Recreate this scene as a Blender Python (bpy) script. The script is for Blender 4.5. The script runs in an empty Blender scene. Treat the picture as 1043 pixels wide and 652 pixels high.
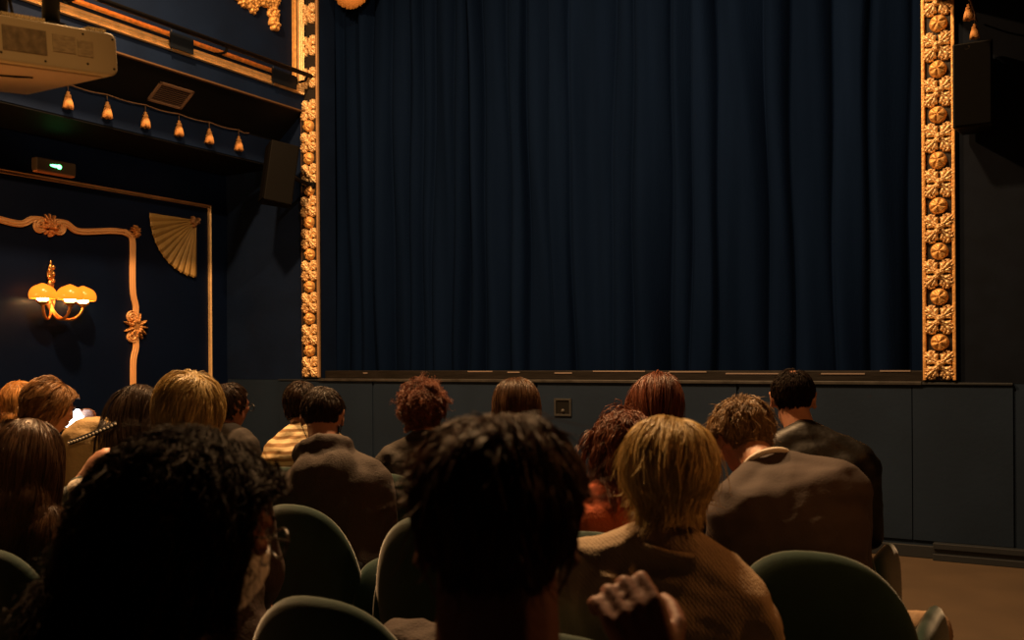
import bpy, bmesh, math, random
import numpy as np
from mathutils import Vector, Matrix, Euler
PI = math.pi
rnd = random.Random(7)
npr = np.random.default_rng(11)
S = bpy.context.scene
COL = S.collection

# ------------------------------------------------------------------ materials
MATS = {}
def mat(name, col, rough=.7, metal=0., spec=.5, bump=0., bscale=40., vary=0., vscale=6., sheen=0., emit=None, estr=0., translucent=0., stretch=None, alpha=1., aniso_noise=None, subsurf=0.):
    if name in MATS: return MATS[name]
    m = bpy.data.materials.new(name); m.use_nodes = True
    nt = m.node_tree; b = nt.nodes['Principled BSDF']; out = nt.nodes['Material Output']
    b.inputs['Base Color'].default_value = (*col, 1)
    b.inputs['Roughness'].default_value = rough
    b.inputs['Metallic'].default_value = metal
    b.inputs['Specular IOR Level'].default_value = spec
    if subsurf:
        b.inputs['Subsurface Weight'].default_value = subsurf
        b.inputs['Subsurface Radius'].default_value = (.012, .004, .002)
        b.inputs['Subsurface Scale'].default_value = 1.
    if sheen:
        b.inputs['Sheen Weight'].default_value = sheen
        b.inputs['Sheen Roughness'].default_value = .4
    if alpha < 1: b.inputs['Alpha'].default_value = alpha
    if emit:
        b.inputs['Emission Color'].default_value = (*emit, 1); b.inputs['Emission Strength'].default_value = estr
    tc = nt.nodes.new('ShaderNodeTexCoord')
    src = tc.outputs['Object']
    if stretch:
        mp = nt.nodes.new('ShaderNodeMapping'); mp.inputs['Scale'].default_value = stretch
        nt.links.new(src, mp.inputs['Vector']); src = mp.outputs['Vector']
    if vary:
        n = nt.nodes.new('ShaderNodeTexNoise'); n.inputs['Scale'].default_value = vscale; n.inputs['Detail'].default_value = 5
        nt.links.new(src, n.inputs['Vector'])
        r = nt.nodes.new('ShaderNodeValToRGB')
        r.color_ramp.elements[0].position = .3; r.color_ramp.elements[1].position = .7
        r.color_ramp.elements[0].color = (*[c * (1 - vary) for c in col], 1)
        r.color_ramp.elements[1].color = (*[min(1, c * (1 + vary)) for c in col], 1)
        nt.links.new(n.outputs['Fac'], r.inputs['Fac']); nt.links.new(r.outputs['Color'], b.inputs['Base Color'])
    if bump:
        n = nt.nodes.new('ShaderNodeTexNoise'); n.inputs['Scale'].default_value = bscale; n.inputs['Detail'].default_value = 4
        nt.links.new(src, n.inputs['Vector'])
        bp = nt.nodes.new('ShaderNodeBump'); bp.inputs['Strength'].default_value = bump; bp.inputs['Distance'].default_value = .01
        nt.links.new(n.outputs['Fac'], bp.inputs['Height']); nt.links.new(bp.outputs['Normal'], b.inputs['Normal'])
    if translucent:
        t = nt.nodes.new('ShaderNodeBsdfTranslucent'); t.inputs['Color'].default_value = (*col, 1)
        mx = nt.nodes.new('ShaderNodeMixShader'); mx.inputs['Fac'].default_value = translucent
        nt.links.new(b.outputs[0], mx.inputs[1]); nt.links.new(t.outputs[0], mx.inputs[2]); nt.links.new(mx.outputs[0], out.inputs['Surface'])
    MATS[name] = m
    return m

def hair_mat(name, col, tip=None, rough=.36, spec=.4):
    if name in MATS: return MATS[name]
    tip = tip or tuple(min(1, c * 1.6) for c in col)
    m = bpy.data.materials.new(name); m.use_nodes = True
    nt = m.node_tree; b = nt.nodes['Principled BSDF']; out = nt.nodes['Material Output']
    at = nt.nodes.new('ShaderNodeAttribute'); at.attribute_name = 'strand'
    r = nt.nodes.new('ShaderNodeValToRGB')
    r.color_ramp.elements[0].color = (*[c * .55 for c in col], 1); r.color_ramp.elements[1].color = (*tip, 1)
    nt.links.new(at.outputs['Fac'], r.inputs['Fac']); nt.links.new(r.outputs['Color'], b.inputs['Base Color'])
    b.inputs['Roughness'].default_value = rough; b.inputs['Specular IOR Level'].default_value = spec
    t = nt.nodes.new('ShaderNodeBsdfTranslucent'); nt.links.new(r.outputs['Color'], t.inputs['Color'])
    mx = nt.nodes.new('ShaderNodeMixShader'); mx.inputs['Fac'].default_value = .25
    nt.links.new(b.outputs[0], mx.inputs[1]); nt.links.new(t.outputs[0], mx.inputs[2]); nt.links.new(mx.outputs[0], out.inputs['Surface'])
    MATS[name] = m
    return m

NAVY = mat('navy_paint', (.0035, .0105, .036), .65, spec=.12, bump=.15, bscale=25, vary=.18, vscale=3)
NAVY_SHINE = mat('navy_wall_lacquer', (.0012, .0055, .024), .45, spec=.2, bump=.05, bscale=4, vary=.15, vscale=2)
PLINTH = mat('plinth_paint', (.0100, .0205, .042), .7, spec=.15, bump=.1, bscale=30, vary=.15, vscale=2)
WALLR = mat('brown_black_wall', (.0040, .0068, .014), .8, spec=.1, bump=.1, bscale=20, vary=.2)
BLACK = mat('matt_black', (.005, .005, .005), .7, spec=.15)
BLACKP = mat('black_plastic', (.0035, .0037, .0042), .5, spec=.15, bump=.05, bscale=200)
CEIL = mat('dark_ceiling', (.012, .014, .018), .8)
GOLD = mat('gilding', (.80, .45, .15), .45, metal=.35, bump=.5, bscale=70, vary=.25, vscale=30)
GOLDP = mat('pale_gilding', (.86, .62, .33), .42, metal=.4, bump=.3, bscale=60, vary=.15, vscale=14)
GOLDF = mat('fan_gilding', (.36, .23, .07), .5, metal=.15, bump=.2, bscale=60, vary=.15, vscale=10)
GOLDL = mat('dull_gilding', (.42, .25, .12), .5, metal=.2, bump=.2, bscale=50, vary=.2, vscale=8)
BRASS = mat('brass', (.62, .32, .10), .32, metal=.8, bump=.2, bscale=60)
CURT = mat('blue_curtain_velvet', (.0028, .0072, .0235), .9, spec=.0, sheen=.0, bump=.25, bscale=160, vary=.2, vscale=5, stretch=(1, 1, .08))
FLOOR = mat('tan_floor', (.075, .050, .027), .75, bump=.1, bscale=120, vary=.12, vscale=3)
WOODT = mat('stage_edge_wood', (.010, .0085, .0075), .6, spec=.2, bump=.2, bscale=40, vary=.5, vscale=9, stretch=(.5, 1, 6))
METALW = mat('worn_strip', (.034, .034, .034), .55, metal=.2, vary=.5, vscale=12)
BASEB = mat('baseboard_paint', (.012, .017, .024), .55, bump=.1)
SEATM = mat('green_velvet', (.013, .034, .028), .85, spec=.1, sheen=.6, bump=.10, bscale=260, vary=.15, vscale=12)
SEATF = mat('seat_frame', (.01, .01, .01), .5)
SKIN = mat('skin', (.50, .25, .16), .5, bump=.1, bscale=90, vary=.12, vscale=18, subsurf=.08)
SKIND = mat('skin_ruddy', (.22, .085, .05), .5, bump=.1, bscale=90, vary=.15, vscale=18, subsurf=.08)
PROJ = mat('cream_plastic', (.52, .43, .26), .5, bump=.04, bscale=200)
PROJB = mat('projector_underside', (.50, .36, .22), .55)
LABEL = mat('printed_label', (.40, .32, .19), .5, vary=.25, vscale=60, stretch=(1, 1, 3))
LABELD = mat('dark_label', (.22, .17, .10), .5, vary=.4, vscale=50)

# ------------------------------------------------------------------ helpers
def link(o, parent=None):
    COL.objects.link(o)
    if parent is not None: o.parent = parent
    return o
def mesh_obj(name, V, F, m, parent=None, smooth=False):
    me = bpy.data.meshes.new(name); me.from_pydata([tuple(v) for v in V], [], [tuple(f) for f in F]); me.update()
    if smooth: me.polygons.foreach_set('use_smooth', [True] * len(me.polygons))
    if m: me.materials.append(m)
    return link(bpy.data.objects.new(name, me), parent)
def thing(name, label, cat, loc=(0, 0, 0), group=None):
    o = bpy.data.objects.new(name, None); COL.objects.link(o); o.location = loc; o.empty_display_size = .1
    return tag(o, label, cat, group)
def tag(o, label, cat, group=None, kind=None):
    o['label'] = label; o['category'] = cat
    if group: o['group'] = group
    if kind: o['kind'] = kind
    return o
def struct(o, label=None):
    o['kind'] = 'structure'
    if label: o['label'] = label
    return o

class MB:
    """collects verts and faces"""
    def __init__(s): s.V = []; s.F = []
    def add(s, V, F):
        n = len(s.V); s.V += [tuple(v) for v in V]; s.F += [tuple(i + n for i in f) for f in F]; return s
    def box(s, a, b, R=None, c=None):
        x0, y0, z0 = a; x1, y1, z1 = b
        V = [(x0, y0, z0), (x1, y0, z0), (x1, y1, z0), (x0, y1, z0), (x0, y0, z1), (x1, y0, z1), (x1, y1, z1), (x0, y1, z1)]
        if R is not None:
            V = [tuple(R @ Vector(v) + Vector(c)) for v in V]
        return s.add(V, [(3, 2, 1, 0), (4, 5, 6, 7), (0, 1, 5, 4), (1, 2, 6, 5), (2, 3, 7, 6), (3, 0, 4, 7)])
    def ell(s, c, r, R=None, nu=20, nv=12):
        V = []; F = []
        for j in range(nv + 1):
            t = PI * j / nv
            for i in range(nu):
                p = Vector((math.sin(t) * math.cos(2 * PI * i / nu) * r[0], math.sin(t) * math.sin(2 * PI * i / nu) * r[1], math.cos(t) * r[2]))
                if R is not None: p = R @ p
                V.append(p + Vector(c))
        for j in range(nv):
            for i in range(nu):
                a = j * nu + i; b = j * nu + (i + 1) % nu
                F.append((a, a + nu, b + nu, b))
        return s.add(V, F)
    def cap(s, p0, r0, p1, r1, nu=14, nc=5):
        p0 = Vector(p0); p1 = Vector(p1); d = p1 - p0
        if d.length < 1e-6: d = Vector((0, 0, 1e-4))
        z = d.normalized(); x = z.orthogonal().normalized(); y = z.cross(x)
        rings = []
        for k in range(nc + 1):
            t = PI / 2 * k / nc; rings.append((p0 - z * (r0 * math.cos(t)), max(r0 * math.sin(t), 1e-5)))
        for k in range(nc + 1):
            t = PI / 2 * k / nc; rings.append((p1 + z * (r1 * math.sin(t)), max(r1 * math.cos(t), 1e-5)))
        V = []; F = []
        for (c, r) in rings:
            for i in range(nu):
                a = 2 * PI * i / nu; V.append(c + x * (math.cos(a) * r) + y * (math.sin(a) * r))
        for j in range(len(rings) - 1):
            for i in range(nu):
                a = j * nu + i; b = j * nu + (i + 1) % nu; F.append((a, b, b + nu, a + nu))
        return s.add(V, F)
    def chain(s, pts, rads, nu=14):
        for a, b, r0, r1 in zip(pts, pts[1:], rads, rads[1:]): s.cap(a, r0, b, r1, nu)
        return s
    def tube(s, pts, rad, nu=8, closed=False):
        """continuous tube; rad number or list"""
        P = [Vector(p) for p in pts]; n = len(P); V = []; F = []
        rl = rad if isinstance(rad, (list, tuple)) else [rad] * n
        up = None
        for k in range(n):
            a = P[(k - 1) % n] if (closed or k > 0) else P[k]; b = P[(k + 1) % n] if (closed or k < n - 1) else P[k]
            t = (b - a).normalized()
            if up is None: up = t.orthogonal().normalized()
            up = (up - t * up.dot(t)).normalized(); sd = t.cross(up)
            for i in range(nu):
                q = 2 * PI * i / nu; V.append(P[k] + up * (math.cos(q) * rl[k]) + sd * (math.sin(q) * rl[k]))
        for k in range(n if closed else n - 1):
            for i in range(nu):
                a = k * nu + i; b = k * nu + (i + 1) % nu; c = ((k + 1) % n) * nu
                F.append((a, b, c + (i + 1) % nu, c + i))
        if not closed:
            F.append(tuple(range(nu))[::-1]); F.append(tuple((n - 1) * nu + i for i in range(nu)))
        return s.add(V, F)
    def lathe(s, prof, c=(0, 0, 0), nu=20, R=None):
        V = []; F = []
        for (r, z) in prof:
            for i in range(nu):
                a = 2 * PI * i / nu; p = Vector((max(r, 1e-5) * math.cos(a), max(r, 1e-5) * math.sin(a), z))
                if R is not None: p = R @ p
                V.append(p + Vector(c))
        for j in range(len(prof) - 1):
            for i in range(nu):
                a = j * nu + i; b = j * nu + (i + 1) % nu; F.append((a, b, b + nu, a + nu))
        return s.add(V, F)
    def prism(s, poly, fn):
        """poly: 2-D outline; fn(u, v, side) -> 3-D for side 0/1"""
        n = len(poly)
        V = [fn(u, v, 0) for u, v in poly] + [fn(u, v, 1) for u, v in poly]
        F = [tuple(range(n))[::-1], tuple(range(n, 2 * n))] + [(i, (i + 1) % n, n + (i + 1) % n, n + i) for i in range(n)]
        return s.add(V, F)
    def build(s, name, m, parent=None, smooth=False, bevel=0., seg=2, auto=False):
        o = mesh_obj(name, s.V, s.F, m, parent, smooth)
        if bevel:
            md = o.modifiers.new('bevel', 'BEVEL'); md.width = bevel; md.segments = seg; md.limit_method = 'ANGLE'
        return o

def remesh(name, mb, voxel, m, parent=None, smooth_it=4, fold=0., seed=0, fac=.5):
    me = bpy.data.meshes.new('tmp'); me.from_pydata(mb.V, [], mb.F); me.update()
    o = bpy.data.objects.new('tmp', me); COL.objects.link(o)
    r = o.modifiers.new('r', 'REMESH'); r.mode = 'VOXEL'; r.voxel_size = voxel; r.use_smooth_shade = True
    if smooth_it:
        sm = o.modifiers.new('s', 'SMOOTH'); sm.factor = fac; sm.iterations = smooth_it
    dg = bpy.context.evaluated_depsgraph_get(); dg.update()
    new = bpy.data.meshes.new_from_object(o.evaluated_get(dg)); new.name = name
    bpy.data.objects.remove(o); bpy.data.meshes.remove(me)
    if fold:
        n = len(new.vertices); co = np.empty(n * 3); new.vertices.foreach_get('co', co); co = co.reshape(-1, 3)
        no = np.empty(n * 3); new.vertices.foreach_get('normal', no); no = no.reshape(-1, 3)
        g = np.random.default_rng(seed + 5); h = np.zeros(n)
        warp = np.stack([np.sin(co @ g.normal(size=3) * 9 + g.uniform(0, 6)) for _ in range(3)], 1) * .05
        c2 = co + warp
        for k in range(7):
            d = g.normal(size=3); d /= np.linalg.norm(d); fr = g.uniform(18, 60)
            h += (1 - 2 * np.abs(np.sin(c2 @ d * fr + g.uniform(0, 6))) ** .7) * (25 / fr) * (.5 + .5 * np.sin(co @ g.normal(size=3) * 7 + g.uniform(0, 6)))
        co += no * (h * fold * .5)[:, None]
        new.vertices.foreach_set('co', co.ravel()); new.update()
    new.materials.clear(); new.materials.append(m)
    new.polygons.foreach_set('use_smooth', [True] * len(new.polygons))
    return link(bpy.data.objects.new(name, new), parent)

def relief_mesh(name, bumps, half, n, depth=1.):
    """carved relief: raised where any of the ellipsoidal bumps (cx, cy, rx, ry, angle, height) stands; local x, z plane, out of it along -y"""
    xs = np.linspace(-half[0], half[0], n); zs = np.linspace(-half[1], half[1], int(n * half[1] / half[0]))
    X, Z = np.meshgrid(xs, zs); H = np.zeros_like(X)
    for (cx, cz, rx, rz, a, h) in bumps:
        ca, sa = math.cos(a), math.sin(a); dx = X - cx; dz = Z - cz
        u = (dx * ca + dz * sa) / rx; v = (-dx * sa + dz * ca) / rz
        q = 1 - u * u - v * v
        H = np.maximum(H, np.where(q > 0, abs(h) * np.sqrt(np.clip(q, 0, 1)), 0)) if h > 0 else H
    for (cx, cz, rx, rz, a, h) in bumps:
        if h < 0:
            ca, sa = math.cos(a), math.sin(a); dx = X - cx; dz = Z - cz
            u = (dx * ca + dz * sa) / rx; v = (-dx * sa + dz * ca) / rz
            q = np.clip(1 - u * u - v * v, 0, 1)
            H = np.where(q > 0, np.maximum(H + h * np.sqrt(q), 0), H)
    ny, nx = H.shape; V = []; idx = -np.ones(H.shape, int); F = []
    keep = np.zeros((ny - 1, nx - 1), bool)
    lim = 1e-4
    for j in range(ny - 1):
        for i in range(nx - 1):
            keep[j, i] = (H[j:j + 2, i:i + 2] > lim).sum() >= 3
    def vid(j, i):
        if idx[j, i] < 0:
            idx[j, i] = len(V); V.append((X[j, i], -H[j, i] * depth, Z[j, i]))
        return idx[j, i]
    for j in range(ny - 1):
        for i in range(nx - 1):
            if keep[j, i]: F.append((vid(j, i), vid(j, i + 1), vid(j + 1, i + 1), vid(j + 1, i)))
    # side walls down to the backing
    base = {}
    def bid(j, i):
        if (j, i) not in base: base[(j, i)] = len(V); V.append((X[j, i], .003, Z[j, i]))
        return base[(j, i)]
    K = np.pad(keep, 1)
    for j in range(ny - 1):
        for i in range(nx - 1):
            if not keep[j, i]: continue
            if not K[j, i + 1]: F.append((bid(j, i), bid(j, i + 1), vid(j, i + 1), vid(j, i)))
            if not K[j + 2, i + 1]: F.append((vid(j + 1, i), vid(j + 1, i + 1), bid(j + 1, i + 1), bid(j + 1, i)))
            if not K[j + 1, i]: F.append((bid(j + 1, i), bid(j, i), vid(j, i), vid(j + 1, i)))
            if not K[j + 1, i + 2]: F.append((bid(j, i + 1), bid(j + 1, i + 1), vid(j + 1, i + 1), vid(j, i + 1)))
    me = bpy.data.meshes.new(name); me.from_pydata(V, [], F); me.update()
    me.polygons.foreach_set('use_smooth', [True] * len(F))
    return me

# ------------------------------------------------------------------ room
XL, XR, YS, YB, ZC = -7.45, .75, 7.15, -1.2, 5.9
ST = 1.18                                       # stage level
struct(MB().box((XL - .2, YB - .2, -.1), (XR + .2, 9.2, 0)).build('floor', FLOOR))
struct(MB().box((XL - .2, YB - .2, ZC), (XR + .2, 9.2, ZC + .1)).build('ceiling', CEIL))
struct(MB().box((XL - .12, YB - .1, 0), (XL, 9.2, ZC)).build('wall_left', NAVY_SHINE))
struct(MB().box((XR, YB - .1, 0), (XR + .12, 9.2, ZC)).build('wall_right', WALLR))
struct(MB().box((XL - .1, YB - .12, 0), (XR + .1, YB, ZC)).build('wall_back', NAVY))
# proscenium wall in one piece with its opening
OX0, OX1, OZ1 = -6.215, -.905, 5.3
w = MB()
w.box((XL, YS, ST), (OX0 - .22, YS + .22, ZC))
w.box((OX0 - .22, YS, ST), (OX0, YS + .22, ZC))
w.box((OX0, YS, OZ1), (OX1, YS + .22, ZC))
struct(w.build('wall_front', NAVY))
struct(MB().box((OX1, YS, ST), (XR, YS + .22, ZC)).build('wall_right_of_stage', WALLR))
struct(MB().box((XL, 9.0, 0), (XR, 9.1, ZC)).build('wall_behind_stage', BLACK))
# stage: thing with plinth, lip, floor, footlight edge
st = thing('stage', 'raised stage with a blue-grey panelled front below the curtain', 'stage', (-3.6, YS, 0))
def P(mb, name, m, par, **k):
    o = mb.build(name, m, par, **k); o.matrix_parent_inverse = Matrix.Translation(par.location).inverted(); return o
P(MB().box((XL + .004, YS, 0), (XR - .004, YS + .2, ST - .002)), 'plinth', PLINTH, st)
for x0, x1 in ((-6.744, -5.6), (-5.58, -3.9), (-3.88, -2.2), (-2.18, -.985), (-.98, -.37)):
    P(MB().box((x0, YS - .012, .115), (x1, YS + .01, ST - .012)), 'front_panel', PLINTH, st, bevel=.003)
P(MB().box((-6.23, YS - .03, ST - .012), (-.92, YS + .05, ST + .012)), 'lip', METALW, st, bevel=.004)
P(MB().box((-.92, YS - .025, ST - .010), (-.37, YS + .02, ST + .006)), 'ledge', BASEB, st, bevel=.003)
P(MB().box((-6.744, YS - .02, ST - .010), (-6.23, YS + .02, ST + .004)), 'ledge', BASEB, st, bevel=.003)
P(MB().box((OX0, YS + .05, ST - .01), (OX1, YS + .2, ST + .085)), 'footlight_trough', WOODT, st, bevel=.006)
P(MB().box((XL + .004, YS + .2, ST - .1), (XR - .004, 8.98, ST - .001)), 'stage_floor', WOODT, st)
for x, l in ((-5.75, .05), (-4.6, .25), (-4.2, .12), (-3.75, .16), (-3.4, .45), (-2.75, .3), (-2.3, .55), (-1.6, .3), (-1.2, .2)):
    P(MB().box((x, YS + .045, ST + .068 + .01 * math.sin(x * 9)), (x + l, YS + .0505, ST + .078 + .01 * math.sin(x * 9))), 'worn_edge_strip', mat('scuffed_strip', (.22, .18, .16), .5), st)
# baseboards
struct(MB().box((-6.7, YS - .03, 0), (-.85, YS + .005, .085)).build('baseboard_front', BASEB, bevel=.005))
b2 = MB(); b2.box((-.85, YS - .085, 0), (XR, YS - .01, .045)); b2.box((-.85, YS - .06, .045), (XR, YS - .01, .075)); b2.box((-.85, YS - .075, .075), (XR, YS - .01, .115))
struct(b2.build('baseboard_right', BASEB, bevel=.004))
struct(MB().box((XL, YB, 0), (XL + .02, YS, .12)).build('baseboard_left', BASEB))
struct(MB().box((XR - .02, YB, 0), (XR, YS, .12)).build('baseboard_side', BASEB))
# socket box in the stage front
sk = thing('floor_socket', 'small square metal socket box set in the blue-grey stage front', 'socket', (-3.643, YS - .012, .967))
fr = MB()
for a, b in (((-.078, -.012, -.072), (.078, .002, -.055)), ((-.078, -.012, .055), (.078, .002, .072)), ((-.078, -.012, -.055), (-.06, .002, .055)), ((.06, -.012, -.055), (.078, .002, .055))): fr.box(a, b)
fr.build('frame', mat('socket_metal', (.022, .024, .026), .5), sk, bevel=.002)
MB().box((-.06, -.004, -.055), (.06, .002, .055)).build('plate', BLACK, sk)
MB().lathe([(.0, .012), (.014, .010), (.018, 0)], (0, -.004, -.03), 14, Matrix.Rotation(PI / 2, 3, 'X')).build('connector', METALW, sk, smooth=True)

# ------------------------------------------------------------------ stage curtain
def fold_profile(x0, x1, seed, wmin, wmax):
    r = random.Random(seed); xs = [x0]
    while xs[-1] < x1: xs.append(xs[-1] + r.uniform(wmin, wmax))
    return [(a, b, r.uniform(.05, .13), r.uniform(.15, .85)) for a, b in zip(xs, xs[1:])]
folds = fold_profile(-6.3, -3.9, 3, .12, .26) + fold_profile(-3.9, -.7, 8, .14, .40)
nx, nz = 900, 60
xs = np.linspace(OX0 - .1, OX1 + .1, nx); zs = np.linspace(ST + .0, OZ1 + .25, nz)
prof = np.zeros(nx); prof2 = np.zeros(nx)
for (a, b, d, sk_) in folds:
    m_ = (xs >= a) & (xs < b); t = (xs[m_] - a) / (b - a)
    tt = np.where(t < sk_, t / sk_ * .5, .5 + (t - sk_) / (1 - sk_) * .5)
    prof[m_] = d * np.sin(PI * tt) ** .6
    tt2 = np.where(t < 1 - sk_, t / (1 - sk_) * .5, .5 + (t - 1 + sk_) / sk_ * .5)
    prof2[m_] = d * np.sin(PI * tt2) ** .8
kern = np.hanning(7); kern /= kern.sum()
prof = np.convolve(prof, kern, 'same'); prof2 = np.convolve(prof2, kern, 'same')
V = []; F = []
for k, z in enumerate(zs):
    q = .5 + .5 * math.sin(z * 1.3)
    yy = 7.47 - (prof * (1 - .5 * q) + prof2 * .5 * q) - .018 * np.sin(xs * 21 + z * 1.1) - .01 * np.sin(xs * 7 - z * .7)
    xx = xs + .018 * np.sin(z * 1.1 + xs * 3.1) + .008 * np.sin(z * 3 + xs * 9)
    V += [(x, y, z) for x, y in zip(xx, yy)]
for k in range(nz - 1):
    for i in range(nx - 1):
        a = k * nx + i; F.append((a, a + 1, a + nx + 1, a + nx))
cu = thing('stage_curtain', 'closed dark blue pleated stage curtain filling the proscenium', 'curtain', (0, 0, 0))
c = mesh_obj('curtain_drape', V, F, CURT, cu, smooth=True)
sd_ = c.modifiers.new('s', 'SOLIDIFY'); sd_.thickness = .006
hb = MB(); hb.tube([(OX0 - .1, 7.43, OZ1 + .27), (OX1 + .1, 7.43, OZ1 + .27)], .02); hb.build('curtain_rail', BLACK, cu)

# swag valance with a gold fringe, its lowest tip hangs into view
sw = thing('valance_swag', 'gold fringed tip of a swag hanging at the top left of the curtain', 'valance', (-5.86, 7.22, 5.2))
m1 = MB(); n = 24; V = []; F = []
for j in range(9):
    t = j / 8
    for i in range(n + 1):
        u = i / n * 2 - 1; zz = -t * (.49 * (1 - abs(u) ** 2.2)) - .0
        V.append((u * .42, .03 + .03 * math.sin(t * 20), zz + .10))
for j in range(8):
    for i in range(n):
        a = j * (n + 1) + i; F.append((a, a + 1, a + n + 2, a + n + 1))
m1.add(V, F); o = m1.build('swag_cloth', CURT, sw, smooth=True); o.modifiers.new('s', 'SOLIDIFY').thickness = .012
fm = MB()
for i in range(150):
    u = i / 149 * 2 - 1; zt = -.49 * (1 - abs(u) ** 2.2) + .115
    fm.tube([(u * .42, .015, zt), (u * .42 + rnd.uniform(-.004, .004), .008, zt - .08), (u * .42 + rnd.uniform(-.006, .006), .012, zt - .165 + rnd.uniform(-.01, .01))], [.005, .007, .004], 5)
fm.build('gold_fringe', mat('gold_thread', (.55, .25, .06), .6, bump=.4, bscale=150), sw, smooth=True)

# ------------------------------------------------------------------ gilded ornaments
def leaf_bumps():
    B = []
    for sx in (-1, 1):
        for sz in (-1, 1):
            an = math.atan2(sz, sx)
            def put(u, v, ru, rv, rot, h):
                # u along the diagonal, v across it
                ca, sa = math.cos(an), math.sin(an)
                B.append((u * ca - v * sa, u * sa + v * ca, ru, rv, an + rot, h))
            put(.045, 0, .062, .022, 0, .026)
            put(.088, 0, .040, .019, 0, .026)
            for s in (-1, 1):
                put(.058, s * .022, .034, .019, s * .8, .023)
                put(.082, s * .027, .030, .015, s * .6, .022)
                put(.062, s * .040, .016, .012, s * 1.2, .020)
                put(.088, s * .042, .015, .010, s * 1.0, .018)
                put(.108, s * .020, .019, .014, s * .4, .020)
                put(.108, s * .034, .012, .011, 0, .017)
            put(.124, 0, .014, .013, 0, .018)
            for s in (-1, 1):
                put(.076, s * .050, .0045, .0045, 0, -.02); put(.097, s * .032, .0045, .0045, 0, -.02)
                put(.068, s * .013, .050, .0026, s * .35, -.010); put(.085, s * .036, .020, .0022, s * .6, -.008)
    B.append((0, 0, .020, .020, 0, .042))
    B.append((0, .02, .012, .018, 0, .034)); B.append((0, -.02, .012, .018, 0, .034))
    return B
LEAF = relief_mesh('leaf_ornament', leaf_bumps(), (.108, .108), 84, 1.3)
def rosette_mesh():
    V = []; F = []; nr, na = 12, 40
    for j in range(nr + 1):
        t = j / nr
        for i in range(na):
            a = 2 * PI * i / na
            r = .058 * math.sin(t * PI / 2)
            h = .045 * math.cos(t * PI / 2)
            pet = abs(math.sin(2.5 * a + .4)) ** .6
            h += .017 * pet * math.sin(t * PI) ** .8
            h += .006 * abs(math.sin(5 * a)) * (t > .5) * math.sin(t * PI)
            if t < .25: h += .006
            V.append((r * math.cos(a), -h, r * math.sin(a)))
    for j in range(nr):
        for i in range(na):
            a = j * na + i; b = j * na + (i + 1) % na
            F.append((a, b, b + na, a + na))
    me = bpy.data.meshes.new('rosette'); me.from_pydata(V, [], F); me.update()
    me.polygons.foreach_set('use_smooth', [True] * len(F)); return me
ROS = rosette_mesh()
LEAF.materials.append(GOLDP); ROS.materials.append(GOLD)
def place(name, me, parent, loc, rz=0, sc=(1, 1, 1)):
    o = bpy.data.objects.new(name, me); COL.objects.link(o); o.parent = parent; o.location = loc; o.rotation_euler = (0, 0, rz); o.scale = sc; return o
def border(x0, x1, label, tops, left):
    xc = (x0 + x1) / 2; t = thing('gilded_border', label, 'gilded border', (xc, YS, ST + .02), 'gilded borders of the proscenium')
    h = OZ1 - ST - .02; w = (x1 - x0) / 2
    MB().box((-w, -.014, 0), (w, -.001, h)).build('backing', mat('border_ground', (.012, .010, .009), .6), t)
    rims = ((w - .022, w),) if left else ((-w, -w + .022), (w - .022, w))
    for a, b in rims: MB().box((a, -.040, 0), (b, -.001, h)).build('edge_moulding', GOLD if not left else GOLDL, t, bevel=.006, seg=3)
    if left: MB().box((-w, -.022, 0), (-w + .010, -.001, h)).build('edge_moulding', mat('umber_edge', (.06, .03, .015), .6), t, bevel=.003)
    k = 0
    off = -.006 if left else 0
    while True:
        z = 1.303 - ST - .02 + .305 * k
        if z > h - .1: break
        jitter = rnd.uniform(-.004, .004)
        place('leaf_ornament', LEAF, t, (off + jitter, -.012, z), 0, (.92, 1.1 + .3 * rnd.random(), .90 + .03 * rnd.random()))
        zb = z + .1525
        if not (left and zb + ST > 3.70) and zb < h - .06:
            o = place('rosette', ROS, t, (off - jitter, -.012, zb), 0, (.97, .9 + .2 * rnd.random(), 1.0)); o.rotation_euler = (0, rnd.uniform(0, 6), 0)
        k += 1
    return t
border(-6.437, -6.211, 'narrow-looking gilded border of leaves and rosettes left of the curtain', 5, True)
border(-.911, -.704, 'broad gilded border of leaves and rosettes right of the curtain', 5, False)

# ------------------------------------------------------------------ left balcony
def balcony(name, label, sgn, xf, xr, xw, full=True):
    """sgn=+1: fascia faces +x"""
    t = thing(name, label, 'balcony', (xf, 3, 3.5))
    Y0, Y1 = YB + .01, YS - .004
    def X(a, b): return (min(a, b), max(a, b))
    zf = 3.745
    XW = xw + sgn * .006
    a, b = X(xf, xf - sgn * .12)
    P(MB().box((a, Y0, zf), (b, Y1, 5.6)), 'fascia', NAVY, t)
    a, b = X(xf + sgn * .008, xf - sgn * .03)
    P(MB().box((a, Y0, zf - .012), (b, Y1, zf + .004)), 'lower_bead', mat('bronze_bead', (.10, .055, .025), .6), t, bevel=.003)
    # sloping soffit from the fascia to the rope line, pelmet, underside
    poly = [(xf - sgn * .02, zf - .01), (xr, 3.50), (xr, 3.235), (XW, 3.235), (XW, 3.8), (xf - sgn * .12, 3.8)]
    if not full: poly = [(xf - sgn * .02, zf - .01), (XW, zf - .04), (XW, 3.8), (xf - sgn * .12, 3.8)]
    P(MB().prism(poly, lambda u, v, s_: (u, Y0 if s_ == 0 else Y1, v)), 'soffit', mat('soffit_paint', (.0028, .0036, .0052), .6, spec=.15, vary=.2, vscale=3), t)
    if not full: return t
    a, b = X(xr + sgn * .006, xr)
    P(MB().box((a, Y0, 3.25), (b, Y1, 3.485)), 'pelmet', NAVY, t)
    return t
bl = balcony('balcony', 'dark blue balcony with gilded panel mouldings along the left wall', 1, -6.40, -6.73, XL)
br = balcony('balcony', 'dark underside of the balcony above the right end of the stage', -1, -.80, -.575, XR, False)
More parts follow.
